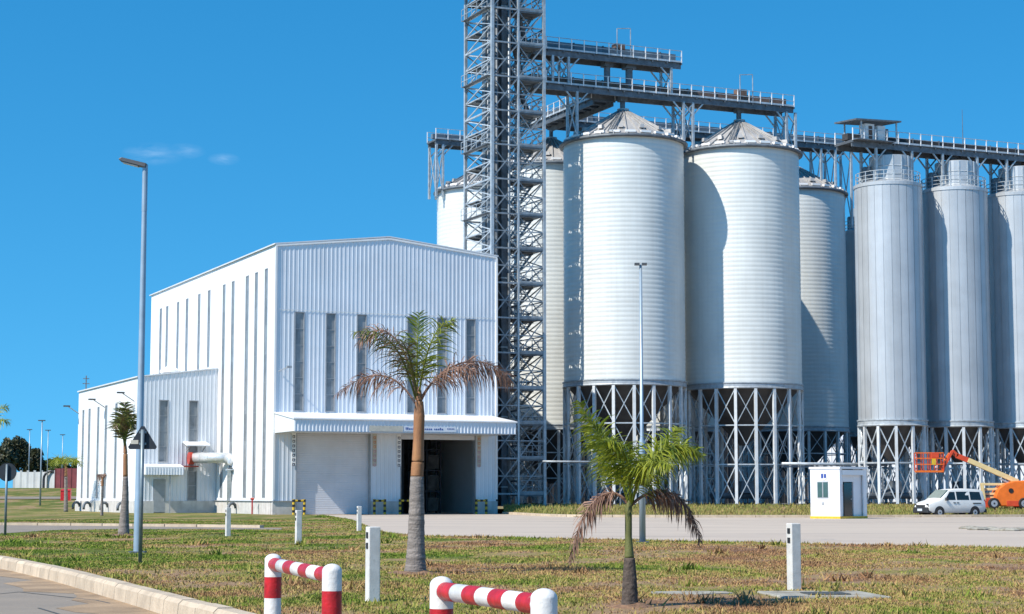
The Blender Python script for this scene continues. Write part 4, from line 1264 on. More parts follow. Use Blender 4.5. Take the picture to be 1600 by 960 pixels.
# machinery boxes under the hoppers
for k, (du, dv, s, lab) in enumerate(((0, 0, 1.6, 'discharge machine under the near white silo'), (DU, 0, 1.6, 'discharge machine under the second white silo'),
                                      (G1u - S1u, GROWV - ROWV, 1.2, 'discharge machine under the cabin silo'), (G1u + SG - S1u, GROWV - ROWV, 1.2, 'discharge machine under the second grey silo'))):
    t = thing('discharge_machine', lab, 'machine', UV(S1u + du, ROWV + dv, GZ), ALPHA, 'discharge machines')
    b = MB(); b.box((0, 0, 1.7), (s, s, 1.1), taper=.8); b.build('housing', M_galvd, t)
    b = MB(); b.tube((-3.5, 0, .9), (3.5, 0, .9), .3, n=10); b.build('screw_tube', M_galvd, t)
    for x in (-2.8, 2.8): bar('foot', (x, 0, 0), (x, 0, .75), .2, M_galvd, t)

# ------------------------------------------------------------------ guard booth
bp_ = G(1313, 811, -.02)
bt = thing('guard_booth', 'small white guard booth with yellow base and dark glass door', 'booth', bp_, math.radians(43))
# local axes: x runs right/back along the door face, y runs left/back along the window face
BW, BL, BH = 2.95, 2.45, 3.35
b = MB(); b.box((.06, BL / 2, BH / 2 + .08), (.12, BL, BH - .16)); b.build('window_wall', M_booth, bt)
b = MB(); b.box((BW / 2, BL - .06, BH / 2 + .08), (BW - .26, .12, BH - .16)); b.box((BW - .06, BL / 2, BH / 2 + .08), (.12, BL, BH - .16)); b.build('rear_walls', M_booth, bt)
b = MB(); b.box((.38, .28, BH / 2 + .08), (.5, .12, BH - .16)); b.box((2.30, .28, BH / 2 + .08), (1.05, .12, BH - .16)); b.box((1.2, .28, 2.85), (1.13, .12, .8)); b.build('door_wall', M_booth, bt)
b = MB(); b.box((.18, .06, BH / 2 + .08), (.11, .12, BH - .16)); b.box((BW - .2, .05, BH / 2 + .08), (.24, .12, BH - .16)); b.box((BW / 2, .05, BH - .28), (BW - .6, .10, .34)); b.build('porch_frame', M_booth, bt)
b = MB(); b.box((BW / 2, BL / 2, BH + .03), (BW + .12, BL + .12, .14)); b.build('roof', M_trim, bt)
b = MB(); b.box((BW / 2, BL / 2, .06), (BW + .06, BL + .06, .20)); b.build('base', M_yel, bt)
dd = bx('door', (1.2, .27, 1.28), (.86, .06, 2.25), M_glass, bt)
bx('handle', (1.5, .21, 1.3), (.12, .05, .05), M_rim, dd)
wd = bx('window', (-.012, 1.40, 1.92), (.03, .92, 1.12), M_frame, bt)
for y in (1.16, 1.63): bx('pane', (-.032, y, 1.92), (.012, .38, 1.0), M_gglass, wd)
lg = MB(); lg.tube((-.004, 1.30, 2.84), (-.03, 1.30, 2.84), .3, n=18); s_ = lg.build('round_sign', M_white, bt)
q = MB(); q.box((-.036, 1.18, 2.84), (.012, .17, .26)); q.box((-.036, 1.42, 2.84), (.012, .17, .3)); q.build('emblem', M_blue, s_)
bx('notice', (.39, .205, 2.02), (.3, .02, .55), M_orange, bt)
bx('notice_footer', (.39, .203, 1.62), (.24, .02, .2), M_fanred, bt)
bx('socket', (-.01, 1.40, 1.0), (.03, .16, .2), M_frame, bt)
bx('meter_box', (BW + .05, 1.3, 1.3), (.14, .5, .7), M_black, bt)

# ------------------------------------------------------------------ van
def wheel(parent, c, r, w, axis, name='wheel'):
    c = Vector(c); ax = Vector(axis).normalized()
    b = MB(); b.path([c - ax * w / 2, c - ax * w * .35, c + ax * w * .35, c + ax * w / 2], [r * .88, r, r, r * .88], 22)
    t = b.build(name, M_tyre, parent)
    b = MB(); b.tube(c - ax * (w / 2 + .012), c + ax * (w / 2 + .012), r * .58, n=16); rm = b.build('rim', M_rim, t)
    b = MB(); b.tube(c - ax * (w / 2 + .02), c + ax * (w / 2 + .02), r * .18, n=10); b.build('hub', M_plast, t)
    return t
VY = 137.0
vloc = at(1484, 808, VY); vloc.z = -.02
vfwd = Vector((-.90, -.43, 0)).normalized()
van = thing('minivan', 'dusty white minivan with black front bumper parked on the yard', 'van', vloc, math.atan2(vfwd.y, vfwd.x))
# x forward, y left (away is -y ... camera side is +y after the turn), z up
st = [  # x, z_low, z_belt, z_top, half width low, half width belt, half width top
    (2.58, .45, .72, .80, .62, .66, .60),
    (2.48, .34, .88, .98, .84, .84, .74),
    (2.10, .30, 1.02, 1.12, .91, .90, .82),
    (1.62, .30, 1.10, 1.22, .92, .91, .84),
    (1.30, .30, 1.16, 1.42, .92, .915, .80),
    (0.62, .30, 1.18, 1.93, .92, .92, .72),
    (0.20, .30, 1.18, 2.00, .92, .92, .73),
    (-1.0, .30, 1.18, 2.03, .92, .92, .74),
    (-2.1, .30, 1.16, 2.00, .92, .915, .73),
    (-2.42, .34, 1.12, 1.90, .90, .90, .72),
    (-2.56, .46, 1.08, 1.30, .86, .87, .78)]
b = MB(); vs = []
for x, zl, zb_v, zt, wl_, wb, wt in st:
    ring = [(wl_ * .92, zl), (wl_, zl + .12), (wb + .01, (zl + zb_v) / 2 + .08), (wb, zb_v), (wt + (wb - wt) * .45, zb_v + (zt - zb_v) * .55), (wt, zt - .05), (wt * .8, zt), (0, zt + .025)]
    full = [(x, y, z) for y, z in ring] + [(x, -y, z) for y, z in reversed(ring[:-1])]
    vs += full
nr = 15
fs = [(i * nr + k, (i + 1) * nr + k, (i + 1) * nr + (k + 1) % nr, i * nr + (k + 1) % nr) for i in range(len(st) - 1) for k in range(nr)]
fs += [tuple(range(nr)), tuple((len(st) - 1) * nr + k for k in range(nr - 1, -1, -1))]
b.add(vs, fs)
body = b.build('body', M_van, van, smooth=True)
m_ = body.modifiers.new('bevel', 'EDGE_SPLIT'); m_.split_angle = math.radians(38)
def side_y(z, s): return s * (.725 + (.92 - .725) * min(1, max(0, (2.0 - z) / .82)) * .98 + .012)
for s in (1, -1):
    for name, pts in (('front_side_window', [(1.12, 1.22), (.16, 1.22), (.16, 1.80), (.58, 1.80)]), ('middle_side_window', [(.04, 1.22), (-1.06, 1.22), (-1.06, 1.82), (.04, 1.82)]), ('rear_side_window', [(-1.18, 1.22), (-2.18, 1.22), (-2.10, 1.80), (-1.18, 1.82)])):
        q = MB(); o = [(x, side_y(z, s), z) for x, z in pts]; i2 = [(x, side_y(z, s) - s * .05, z) for x, z in pts]
        q.add(o + i2, [(0, 1, 2, 3), (7, 6, 5, 4), (0, 4, 5, 1), (1, 5, 6, 2), (2, 6, 7, 3), (3, 7, 4, 0)]); q.build(name, M_glass, van)
    q = MB(); q.box((1.06, s * 1.05, 1.28), (.14, .2, .22)); q.build('mirror', M_plast, van)
    for x in (.28, -.02): 
        q = MB(); q.box((x, s * .945, 1.02), (.2, .03, .06)); q.build('door_handle', M_plast, van)
    q = MB(); q.box((-1.75, s * .945, .98), (.75, .02, .07)); q.build('side_moulding', M_plast, van)
    q = MB(); q.box((2.42, s * .66, .86), (.24, .32, .20), taper=.8); q.build('headlight', M_plast, van)
    q = MB(); q.box((-2.50, s * .80, 1.0), (.12, .16, .5)); q.build('tail_light', M_red, van)
    for x in (1.62, -1.55):
        q = MB(); q.tube((x, s * .62, .36), (x, s * .935, .36), .43, n=22); q.build('wheel_arch', M_black, van)
        wheel(van, (x, s * .84, .335), .335, .22, (0, 1, 0))
q = MB(); q.add([(1.36, -.74, 1.33), (1.36, .74, 1.33), (.66, .66, 1.90), (.66, -.66, 1.90), (1.30, -.74, 1.30), (1.30, .74, 1.30), (.60, .66, 1.86), (.60, -.66, 1.86)],
                [(0, 1, 2, 3), (7, 6, 5, 4), (0, 4, 5, 1), (1, 5, 6, 2), (2, 6, 7, 3), (3, 7, 4, 0)])
ws = q.build('windscreen', M_gglass, van); ws.location = (.045, 0, .05)
q = MB(); q.box((2.45, 0, .50), (.42, 1.74, .42), taper=.92); fbm = q.build('front_bumper', M_plast, van, bevel=.06)
q = MB(); q.box((2.60, 0, .80), (.06, 1.0, .14)); q.build('grille', M_plast, van)
q = MB(); q.box((2.67, 0, .52), (.02, .52, .16)); q.build('number_plate', M_plate, fbm)
q = MB(); q.box((-2.55, 0, .45), (.22, 1.7, .28)); q.build('rear_bumper', M_plast, van)

# ------------------------------------------------------------------ boom lift
LY = 158.0
lp = lambda px, py, dy=0.0: at(px, py, LY + dy)
lz = bankz(lp(1565, 797).x, LY)
lo = Vector((lp(1572, 797).x, LY, lz))
lift = thing('boom_lift', 'orange boom lift with cream arm raised and empty orange basket', 'boom lift', lo)
L_ = lambda px, py, dy=0.0: lp(px, py, dy) - lo
def lift_bar(name, a, c, w, h, m, par=lift):
    b = MB(); b.bar(a, c, w, h); return b.build(name, m, par, bevel=.02)
b = MB(); b.box((0, 0, .62), (3.2, 1.5, .42)); b.build('chassis', M_redl, lift, bevel=.06)
for x in (-1.25, 1.25):
    for y in (-.95, .95): wheel(lift, (x, y, .47), .47, .36, (0, 1, 0))
zt_ = L_(1572, 752).z
b = MB()   # engine hood: rounded profile swept across
prof = [(L_(px, py).x, L_(px, py).z) for px, py in ((1553, 787), (1551, 775), (1556, 764), (1566, 756), (1580, 752), (1603, 751), (1607, 760), (1607, 785), (1603, 791), (1560, 791))]
b.prism([(x, -.95, z) for x, z in prof], (0, 1.9, 0)); hd = b.build('engine_hood', M_orl, lift, bevel=.09)
b = MB(); b.tube((L_(1575, 767).x, -.99, L_(1575, 767).z), (L_(1575, 767).x, -.9, L_(1575, 767).z), .2, n=16); b.build('port', M_black, hd)
b = MB(); b.box((L_(1586, 787).x, -.0, L_(1586, 787).z), (1.9, 1.94, .5)); b.build('hood_skirt', M_redl, lift, bevel=.05)
b = MB(); b.box((L_(1545, 786).x, -.2, L_(1545, 786).z), (.9, 1.0, .8)); b.build('turntable_front', M_redl, lift, bevel=.05)
for dy in (-.45, .35):
    lift_bar('riser_arm', L_(1534, 755, dy), L_(1538, 783, dy), .55, .18, M_cream)
for k, (py0, py1) in enumerate(((757, 757), (765, 764), (772, 772), (778, 778))):
    lift_bar('linkage_arm', L_(1536, py0, -.1), L_(1588, py1, -.1), .34, .2, M_cream)
lift_bar('main_boom', L_(1590, 753), L_(1512, 719), .36, .40, M_cream)
lift_bar('boom_end', L_(1514, 720), L_(1494, 712), .30, .42, M_redl)
lift_bar('boom_cylinder', L_(1562, 748, -.3), L_(1580, 757, -.3), .14, .14, M_galv)
lift_bar('knuckle', L_(1496, 713), L_(1487, 705), .30, .34, M_redl)
lift_bar('jib', L_(1488, 705, -.2), L_(1472, 735, -.2), .2, .22, M_redl)
lift_bar('jib', L_(1483, 708, .2), L_(1467, 733, .2), .12, .12, M_orl)
bk0, bk1 = L_(1431, 738), L_(1472, 708)
bw_, by_ = (bk0.x, bk1.x), (-.45, .45)
b = MB(); b.box(((bk0.x + bk1.x) / 2, 0, bk0.z + .06), (bk1.x - bk0.x, .95, .16)); bkf = b.build('basket_floor', M_orl, lift)
for x in np.linspace(bk0.x, bk1.x, 5):
    for y in by_: bar('basket_post', (x, y, bk0.z + .1), (x, y, bk1.z), .07, M_redl, lift)
for z in (bk0.z + .65, bk0.z + 1.15, bk1.z):
    for y in by_: bar('basket_rail', (bk0.x, y, z), (bk1.x, y, z), .07, M_orl, lift)
    for x in bw_: bar('basket_rail', (x, -.45, z), (x, .45, z), .07, M_orl, lift)
b = MB(); b.box((L_(1459, 712).x, -.3, L_(1459, 712).z), (.7, .4, .5)); b.build('control_console', M_redl, lift, bevel=.05)
b = MB(); b.box((L_(1457, 722).x, -.5, L_(1457, 722).z), (.35, .04, .5)); b.build('document_plate', M_yel, lift)

# ------------------------------------------------------------------ lamp posts and signs
lb = G(215, 864)
hL = zat(262, lb.y)
lamp = thing('street_lamp', 'tall grey street lamp in front of the white warehouse flank', 'street lamp', lb, 0, 'street lamps')
b = MB(); b.path([(0, 0, 0), (0, 0, .02), (0, 0, 1.4), (0, 0, 1.45), (0, 0, hL - 1.3), (0, 0, hL - .05)], [.115, .115, .11, .10, .07, .065], 14); b.build('pole', M_lamp, lamp, smooth=True)
b = MB(); b.tube((0, 0, hL - 1.2), (0, 0, hL + .06), .074, n=12); b.build('cap_sleeve', M_lamp, lamp)
b = MB()
b.prism([(.03, -.14, hL - .02), (-.66, -.16, hL + .16), (-.70, -.16, hL + .22), (-.62, -.15, hL + .26), (.05, -.12, hL + .10)], (0, .30, 0)); hd = b.build('luminaire', M_lampd, lamp, bevel=.02)
b = MB(); b.prism([(-.18, -.12, hL + .025), (-.60, -.13, hL + .135), (-.60, -.13, hL + .12), (-.18, -.12, hL + .01)], (0, .24, 0)); b.build('lens', M_glassl, hd)
b = MB(); b.box((0, 0, .02), (.42, .42, .04)); b.build('base_plate', M_galvd, lamp)

lb2 = G(1004, 848)
h2 = zat(414, lb2.y)
lamp2 = thing('street_lamp', 'slim twin-headed lamp post standing before the near white silo', 'street lamp', lb2, 0, 'street lamps')
zst = zat(690, lb2.y)
b = MB(); b.path([(0, 0, 0), (0, 0, zst), (0, 0, zst + .1), (0, 0, h2)], [.105, .095, .06, .045], 12); b.build('pole', M_lamp, lamp2, smooth=True)
for s in (-1, 1):
    b = MB(); b.box((s * .12, 0, h2 + .02), (.16, .2, .07)); b.build('luminaire', M_lampd, lamp2)
b = MB(); b.box((0, 0, .02), (.4, .4, .04)); b.build('base_plate', M_galvd, lamp2)

sp = G(219, 880)
sg = thing('warning_sign', 'black back of a triangular road sign on a slim post', 'road sign', sp)
zs0, zs1_ = zat(702, sp.y), zat(666, sp.y)
b = MB(); b.tube((0, 0, 0), (0, 0, zs1_ - .08), .045, n=10); b.build('post', M_signp, sg, smooth=True)
xc_ = at(222, 690, sp.y).x - sp.x
hwid = (at(245, 702, sp.y).x - at(200, 702, sp.y).x) / 2
tri = [(xc_ - hwid + .03, zs0), (xc_ + hwid - .03, zs0), (xc_ + hwid, zs0 + .05), (xc_ + .035, zs1_), (xc_ - .035, zs1_), (xc_ - hwid, zs0 + .05)]
b = MB(); b.prism([(x, .055, z) for x, z in tri], (0, .02, 0)); pl = b.build('plate', M_signb, sg)
b = MB(); b.box((xc_ - .18, .051, zs0 + .16), (.17, .006, .09)); b.build('sticker', M_tanb, pl)
for z in (zs0 + .12, zs0 + .38): 
    b = MB(); b.box((0, .03, z), (.16, .05, .05)); b.build('clamp', M_signp, sg)
rp_ = G(8, 836)
rs = thing('round_sign', 'dark back of a round road sign at the left edge', 'road sign', rp_)
zc_ = zat(738, rp_.y)
b = MB(); b.tube((0, 0, 0), (0, 0, zc_ + .3), .05, n=10); b.build('post', M_signp, rs, smooth=True)
b = MB(); b.tube((0, .06, zc_), (0, .09, zc_), .36, n=28); b.build('plate', M_signb, rs)

# ------------------------------------------------------------------ concrete marker posts
def marker(px, py, label, h=1.06, w=.17):
    p = G(px, py)
    t = thing('marker_post', label, 'post', p, ALPHA + random.uniform(-.03, .03), 'white concrete marker posts')
    b = MB(); b.box((0, 0, h / 2 - .05), (w, w, h + .1)); b.build('post', M_post, t, bevel=.012)
    for z in (h - .12, h - .27):
        b = MB(); b.box((-w / 2 - .003, .0, z), (.012, .075, .085)); b.build('reflector', M_black, t)
marker(582, 940, 'white square marker post between the two red-white barriers')
marker(466, 852, 'white marker post in front of the closed shutter, left of the larger one')
marker(356, 838, 'white marker post in front of the warehouse flank')
marker(561, 830, 'small white marker post at the edge of the yard before the shutter')
marker(1241, 922, 'white square marker post on the dry grass at the right')

# ------------------------------------------------------------------ red and white barriers
def barrier(pa, pb, label, ztop=.86):
    pa, pb = Vector((*pa, 0)), Vector((*pb, 0))
    t = thing('pipe_barrier', label, 'barrier', pa, 0, 'red and white pipe barriers')
    q = pb - pa; R = .098
    for o in (Vector((0, 0, 0)), q):
        b = MB(); prof = [(R, -.15), (R, ztop - R)] + [(R * math.cos(a), ztop - R + R * .75 * math.sin(a)) for a in np.linspace(.15, math.pi / 2, 7)]
        b.lathe([(max(r, .001), z) for r, z in prof], 24, c=o); pst = b.build('post', M_white, t, smooth=True)
        for z0, z1 in ((.33, .57), (-.1, .10)):
            b = MB(); b.lathe([(R + .0015, z0), (R + .0015, z1)], 24, c=o); b.build('red_band', M_red, pst, smooth=True)
    zr = ztop - .145; r = .074
    b = MB(); b.tube(Vector((0, 0, zr)), q + Vector((0, 0, zr)), r, n=22); b.build('rail', M_white, t, smooth=True)
    n = 7; L = q.length; d = q / L
    e0, e1 = R - .01, L - R + .01
    for i in range(n):
        if i % 2 == 0:
            s0, s1 = e0 + (e1 - e0) * i / n, e0 + (e1 - e0) * (i + 1) / n
            b = MB(); b.tube(d * s0 + Vector((0, 0, zr)), d * s1 + Vector((0, 0, zr)), r + .0015, n=22, caps=False); b.build('red_band', M_red, t, smooth=True)
def topat(px, py, z=.86):
    return tuple(G(px, py, z)[:2])
barrier(topat(427, 862), topat(519, 877), 'red and white pipe barrier farther from the camera, on the left')
barrier(topat(690, 896), topat(850, 914), 'red and white pipe barrier nearest the camera, at the bottom centre')

# ------------------------------------------------------------------ manhole slab
mp = G(1285, 931)
mh = thing('manhole_slab', 'flat concrete manhole slab with dark lid sunk in the dry grass', 'manhole', (mp.x, mp.y, .0), .1)
b = MB(); b.box((0, 0, -.005), (1.6, 1.8, .07)); b.build('slab', M_slab, mh, bevel=.02)
b = MB(); b.box((.02, -.1, .034), (.62, .62, .03)); b.build('lid', M_lid, mh)
mp = G(1075, 927)
o = MB(); o.poly([(-.95, -.5), (.2, -.75), (1.1, -.3), (1.0, .45), (.1, .6), (-.9, .4)], 0.0); ob = o.build('bare_slab', M_slab); ob.location = (mp.x, mp.y, .014); ob.scale = (.62, .7, 1)
sm = ob.modifiers.new('thick', 'SOLIDIFY'); sm.thickness = .06
tag(ob, 'low pale concrete patch in the grass right of the small palm', 'slab')
# low stones along the right side of the yard
for k, (px, py, s) in enumerate(((1516, 826, .35), (1530, 827.5, .5), (1548, 827, .3), (1570, 829, .45), (1590, 828.5, .4))):
    g = G(px, py); b = MB(); b.lathe([(s * .95, -.03), (s, .05), (s * .7, .12), (.02, .15)], 9)
    o = b.build('kerb_rubble', M_slab); o.location = (g.x, g.y, -.02); o.scale = (1.6, 1, 1); o.rotation_euler = (0, 0, k)
    tag(o, 'pale rubble stone on the yard, %s from the left in its row' % ('first', 'second', 'third', 'fourth', 'fifth')[k], 'stone', 'rubble stones on the yard')

# ------------------------------------------------------------------ palms
def bez(p, t):
    a, b_, c, d = p
    s = 1 - t
    return a * s ** 3 + b_ * 3 * s * s * t + c * 3 * s * t * t + d * t ** 3
def frond(parent, ctrl, m, leaf_len, n=46, droop=.5, wid=.028, r0=.022, label=None, spread=1.0, seed=0, raggy=0.0):
    rs_ = random.Random(seed)
    b = MB()
    pts = [bez(ctrl, i / 14) for i in range(15)]
    b.path(pts, [r0 * (1 - .85 * i / 14) for i in range(15)], 5)
    for i in range(n):
        t = .16 + .84 * i / (n - 1)
        p = bez(ctrl, t); d = (bez(ctrl, min(1, t + .02)) - bez(ctrl, t - .02)).normalized()
        up = Vector((0, 0, 1)); side = d.cross(up)
        if side.length < .2: side = Vector((math.cos(seed), math.sin(seed), 0))
        side.normalize(); nrm = side.cross(d)
        prof = math.sin(math.pi * min(1, .12 + .88 * (t - .1) / .95)) ** .6 * (1 - .35 * t)
        for s in (-1, 1):
            if rs_.random() < raggy: continue
            L = leaf_len * prof * (rs_.uniform(.75, 1.12) if rs_.random() > .12 else rs_.uniform(.3, .7))
            tilt = rs_.gauss(0, .45)
            dr = (side * s * .75 * spread + d * rs_.uniform(.35, .75) + nrm * tilt).normalized()
            w = wid * rs_.uniform(.7, 1.2)
            wv = (d - dr * d.dot(dr)).normalized()
            q = [p]
            cur = p.copy(); dv = dr.copy()
            for k in range(3):
                dv = (dv + Vector((0, 0, -1)) * droop * (.35 + .5 * k) * rs_.uniform(.7, 1.3)).normalized()
                cur = cur + dv * L / 3; q.append(cur.copy())
            wd_ = [w * .5, w, w * .75, w * .06]
            vs = []
            for pt, ww in zip(q, wd_): vs += [pt - wv * ww / 2, pt + wv * ww / 2]
            b.add(vs, [(0, 2, 3, 1), (2, 4, 5, 3), (4, 6, 7, 5)])
    o = b.build('frond', m, parent, fix=False)
    if label: tag(o, label)
    return o
def palm(base_px, base_py, label, trunk, shaft, fronds, Y=None, name='palm_tree', trunk_m=None, shaft_m=None, group='palm trees'):
    g = G(base_px, base_py); Yp = g.y
    if Y: g = at(base_px, base_py, Y); Yp = Y
    t = thing(name, label, 'palm tree', g, 0, group)
    P = lambda px, py, dy=0.0: at(px, py, Yp + dy) - g
    for nm, seq, m in (('trunk', trunk, trunk_m or M_trunk), ('crown_shaft', shaft, shaft_m or M_shaft)):
        pts = [P(px, py) for px, py, w in seq]; rad = [w * Yp / 2940 / 2 for px, py, w in seq]
        # dense rings with slight irregularity
        dp, dr_ = [], []
        for i in range(len(pts) - 1):
            for k in range(9):
                f = k / 9; dp.append(pts[i].lerp(pts[i + 1], f)); dr_.append((rad[i] * (1 - f) + rad[i + 1] * f) * (1 + (.035 if k % 3 == 0 else -.01) * (nm == 'trunk') + random.uniform(-.012, .012)))
        dp.append(pts[-1]); dr_.append(rad[-1])
        dp[0] = dp[0] + Vector((0, 0, -.08)) if nm == 'trunk' else dp[0]
        b = MB(); b.path(dp, dr_, 16); b.build(nm, m, t, smooth=True)
    if Yp < 80:
        r0 = trunk[0][2] * Yp / 2940 / 2
        b = MB(); b.lathe([(r0 * 3.2, -.03), (r0 * 2.4, .012), (r0 * 1.5, .045), (r0 * .5, .06)], 18); mo = b.build('soil_mound', M_mulch, t, smooth=True)
        for vv in mo.data.vertices: vv.co.x *= 1 + .2 * math.sin(vv.co.y * 9); vv.co.z *= 1 + .4 * math.sin(vv.co.x * 13 + vv.co.y * 7)
    for i, (c, dys, m, ll, n, dro, lab, rg) in enumerate(fronds):
        ctrl = [P(px, py, dy) for (px, py), dy in zip(c, dys)]
        frond(t, ctrl, m, ll, int(n * (1.5 if Yp < 40 else 1)), dro, wid=.022 if Yp < 40 else .048, r0=.024 if Yp < 40 else .03, label=lab, seed=i * 7 + int(base_px), raggy=rg)
    return t
palm(649, 897, 'tall palm with orange-brown crown shaft and ragged half dead fronds',
     [(649, 897, 36), (649.5, 880, 31), (650, 850, 27), (651, 800, 24), (651.5, 745, 20.5)],
     [(651.5, 745, 20), (653, 720, 19), (654, 690, 17), (655, 650, 17.5), (655, 628, 13), (654, 605, 6)],
     [([(650, 625), (632, 560), (612, 505), (552, 520)], (0, -.3, -.6, -.8), M_fmix, 0.71, 52, 0.40, None, 0.30),
      ([(650, 625), (642, 540), (600, 480), (556, 540)], (0, .1, .2, .2), M_fbrown, 0.87, 54, 0.62, 'brown dying frond arching to the left', .3),
      ([(649, 630), (615, 575), (580, 575), (526, 615)], (0, .3, .5, .4), M_fbrown, 0.81, 62, 0.69, 'brown dead frond drooping low on the left', .2),
      ([(653, 622), (650, 570), (652, 530), (655, 490)], (0, .05, .1, .1), M_fgreen, 0.71, 50, 0.11, None, 0.15),
      ([(654, 622), (662, 560), (676, 505), (708, 500)], (0, -.2, -.5, -.6), M_fgreen, 0.71, 52, 0.29, None, 0.15),
      ([(652, 622), (645, 570), (636, 535), (622, 530)], (0, -.5, -.9, -1.2), M_fmix, 0.66, 45, 0.40, None, 0.25),
      ([(657, 628), (690, 555), (765, 545), (801, 600)], (0, .1, .2, .2), M_fbrown, 0.96, 75, 0.75, 'brown dead frond drooping to the right', .1),
      ([(656, 626), (680, 580), (715, 565), (742, 580)], (0, -.3, -.7, -.9), M_fbrown, 0.72, 48, 0.75, 'short brown frond in front on the right', .25)])
palm(984, 949, 'small palm with bright green fronds and two hanging brown fronds',
     [(984, 949, 28), (984, 938, 25), (984, 905, 22), (983.5, 872, 17)], [(983.5, 872, 15), (982, 840, 11), (982, 800, 11), (985, 770, 8)],
     [([(983, 790), (968, 730), (940, 680), (903, 628)], (0, -.1, -.2, -.3), M_fgreen, 0.62, 81, 0.34, None, 0),
      ([(984, 788), (975, 720), (955, 680), (925, 660)], (0, .3, .6, .9), M_fgreen, 0.62, 64, 0.46, None, 0),
      ([(985, 788), (985, 720), (975, 690), (950, 690)], (0, -.3, -.6, -.8), M_fgreen, 0.59, 64, 0.52, None, 0),
      ([(986, 788), (1005, 715), (1050, 670), (1098, 712)], (0, -.1, -.2, -.2), M_fgreen, 0.65, 81, 0.48, None, 0),
      ([(986, 788), (1005, 725), (1030, 690), (1062, 668)], (0, .3, .6, .8), M_fgreen, 0.59, 67, 0.40, None, 0),
      ([(986, 788), (1000, 735), (1020, 712), (1048, 728)], (0, -.4, -.8, -1.0), M_fgreen, 0.57, 59, 0.52, None, 0),
      ([(983, 790), (955, 745), (905, 780), (891, 878)], (0, 0, -.1, -.1), M_fbrown, 0.52, 72, 1.12, 'brown dead frond hanging on the left', .05),
      ([(986, 790), (1030, 745), (1080, 770), (1094, 846)], (0, .05, .1, .1), M_fbrown, 0.52, 72, 1.12, 'brown dead frond hanging on the right', .05)],
     trunk_m=M_trunkd, shaft_m=M_shaftg)
up_f = lambda cx, cy, w, h, m, n=7, sd=1: [([(cx, cy), (cx + w * .25 * k, cy - h * .5), (cx + w * .6 * k, cy - h * (.95 - .25 * abs(k))), (cx + w * k, cy - h * (1.0 - .55 * abs(k)))], (0, .1 * ((i * 37) % 5 - 2), .25 * ((i * 37) % 5 - 2), .3 * ((i * 37) % 5 - 2)), m, .75, 26, .2, None, .15) for i, k in enumerate(np.linspace(-1, 1, n))]
palm(193, 837, 'young slim palm with upright thin crown before the annex', [(193, 837, 19), (194, 815, 15), (196, 770, 10), (196, 745, 8)], [(196, 745, 8), (196, 710, 7), (195, 690, 4)],
     up_f(195, 702, 16, 72, M_fmix, 9))
palm(103, 800, 'distant bright green palm left of the annex', [(103, 800, 7), (103, 770, 5.5), (103, 745, 5)], [(103, 745, 5), (103, 735, 4), (103, 725, 3)],
     [([(103, 732), (103 + 8 * k, 715), (103 + 17 * k, 708 + 4 * abs(k)), (103 + 24 * k, 722 + 6 * abs(k))], (0, .3 * j, .6 * j, .9 * j), M_fgreen, 1.4, 24, .3, None, 0) for k, j in ((-1, 1), (-.7, -1), (-.3, 2), (.2, -2), (.6, 1), (1, -1), (.9, 2), (-.9, 2))])
palm(160, 806, 'spindly withered palm with folded brown crown by the annex plinth', [(159, 806, 5), (159.5, 780, 4), (160, 760, 3.5)], [(160, 760, 4), (160, 752, 4), (160, 745, 2)],
     [([(160, 754), (160 + 4 * k, 738), (160 + 8 * k, 735), (160 + 7 * k, 758)], (0, .1, .2, .2), M_fbrown, .45, 18, .8, None, 0) for k in (-.9, -.4, .3, .8)])
palm(-14, 818, 'palm at the left edge with only frond tips in view', [(-14, 818, 16), (-13, 760, 10), (-13, 690, 8)], [(-13, 690, 8), (-13, 660, 5)],
     [([(-13, 668), (-8, 645), (2, 632), (13, 638)], (0, .2, .3, .3), M_fgreen, .9, 26, .3, None, 0), ([(-13, 668), (-6, 655), (6, 650), (15, 662)], (0, -.3, -.5, -.5), M_fgreen, .9, 26, .35, None, 0),
      ([(-13, 668), (-30, 640), (-40, 640), (-50, 660)], (0, -.3, -.5, -.5), M_fgreen, .9, 26, .35, None, 0)])

# ------------------------------------------------------------------ far left: trees, walls, lamps
def leaf_cloud(mb_name, lobes, n, size, m, parent):
    cs_, rs_ = [], []
    tot = sum(r[1][0] * r[1][1] * r[1][2] for r in lobes)
    P = []
    for c, r in lobes:
        k = max(20, int(n * r[0] * r[1] * r[2] / tot))
        d = rng.normal(size=(k, 3)); d /= np.linalg.norm(d, axis=1)[:, None]
        rad = rng.uniform(.45, 1.08, (k, 1)) ** .6
        P.append(np.array(c) + d * rad * np.array(r))
    P = np.concatenate(P); k = len(P)
    a = rng.normal(size=(k, 3)); a /= np.linalg.norm(a, axis=1)[:, None]
    b2 = np.cross(a, rng.normal(size=(k, 3))); b2 /= np.linalg.norm(b2, axis=1)[:, None]
    s = size * rng.uniform(.6, 1.4, (k, 1))
    v = np.stack([P - a * s, P - b2 * s * .6, P + a * s, P + b2 * s * .6], 1).reshape(-1, 3)
    me = bpy.data.meshes.new(mb_name)
    me.from_pydata(v.tolist(), [], np.arange(4 * k).reshape(-1, 4).tolist())
    me.materials.append(m)
    return link(mb_name, me, parent)
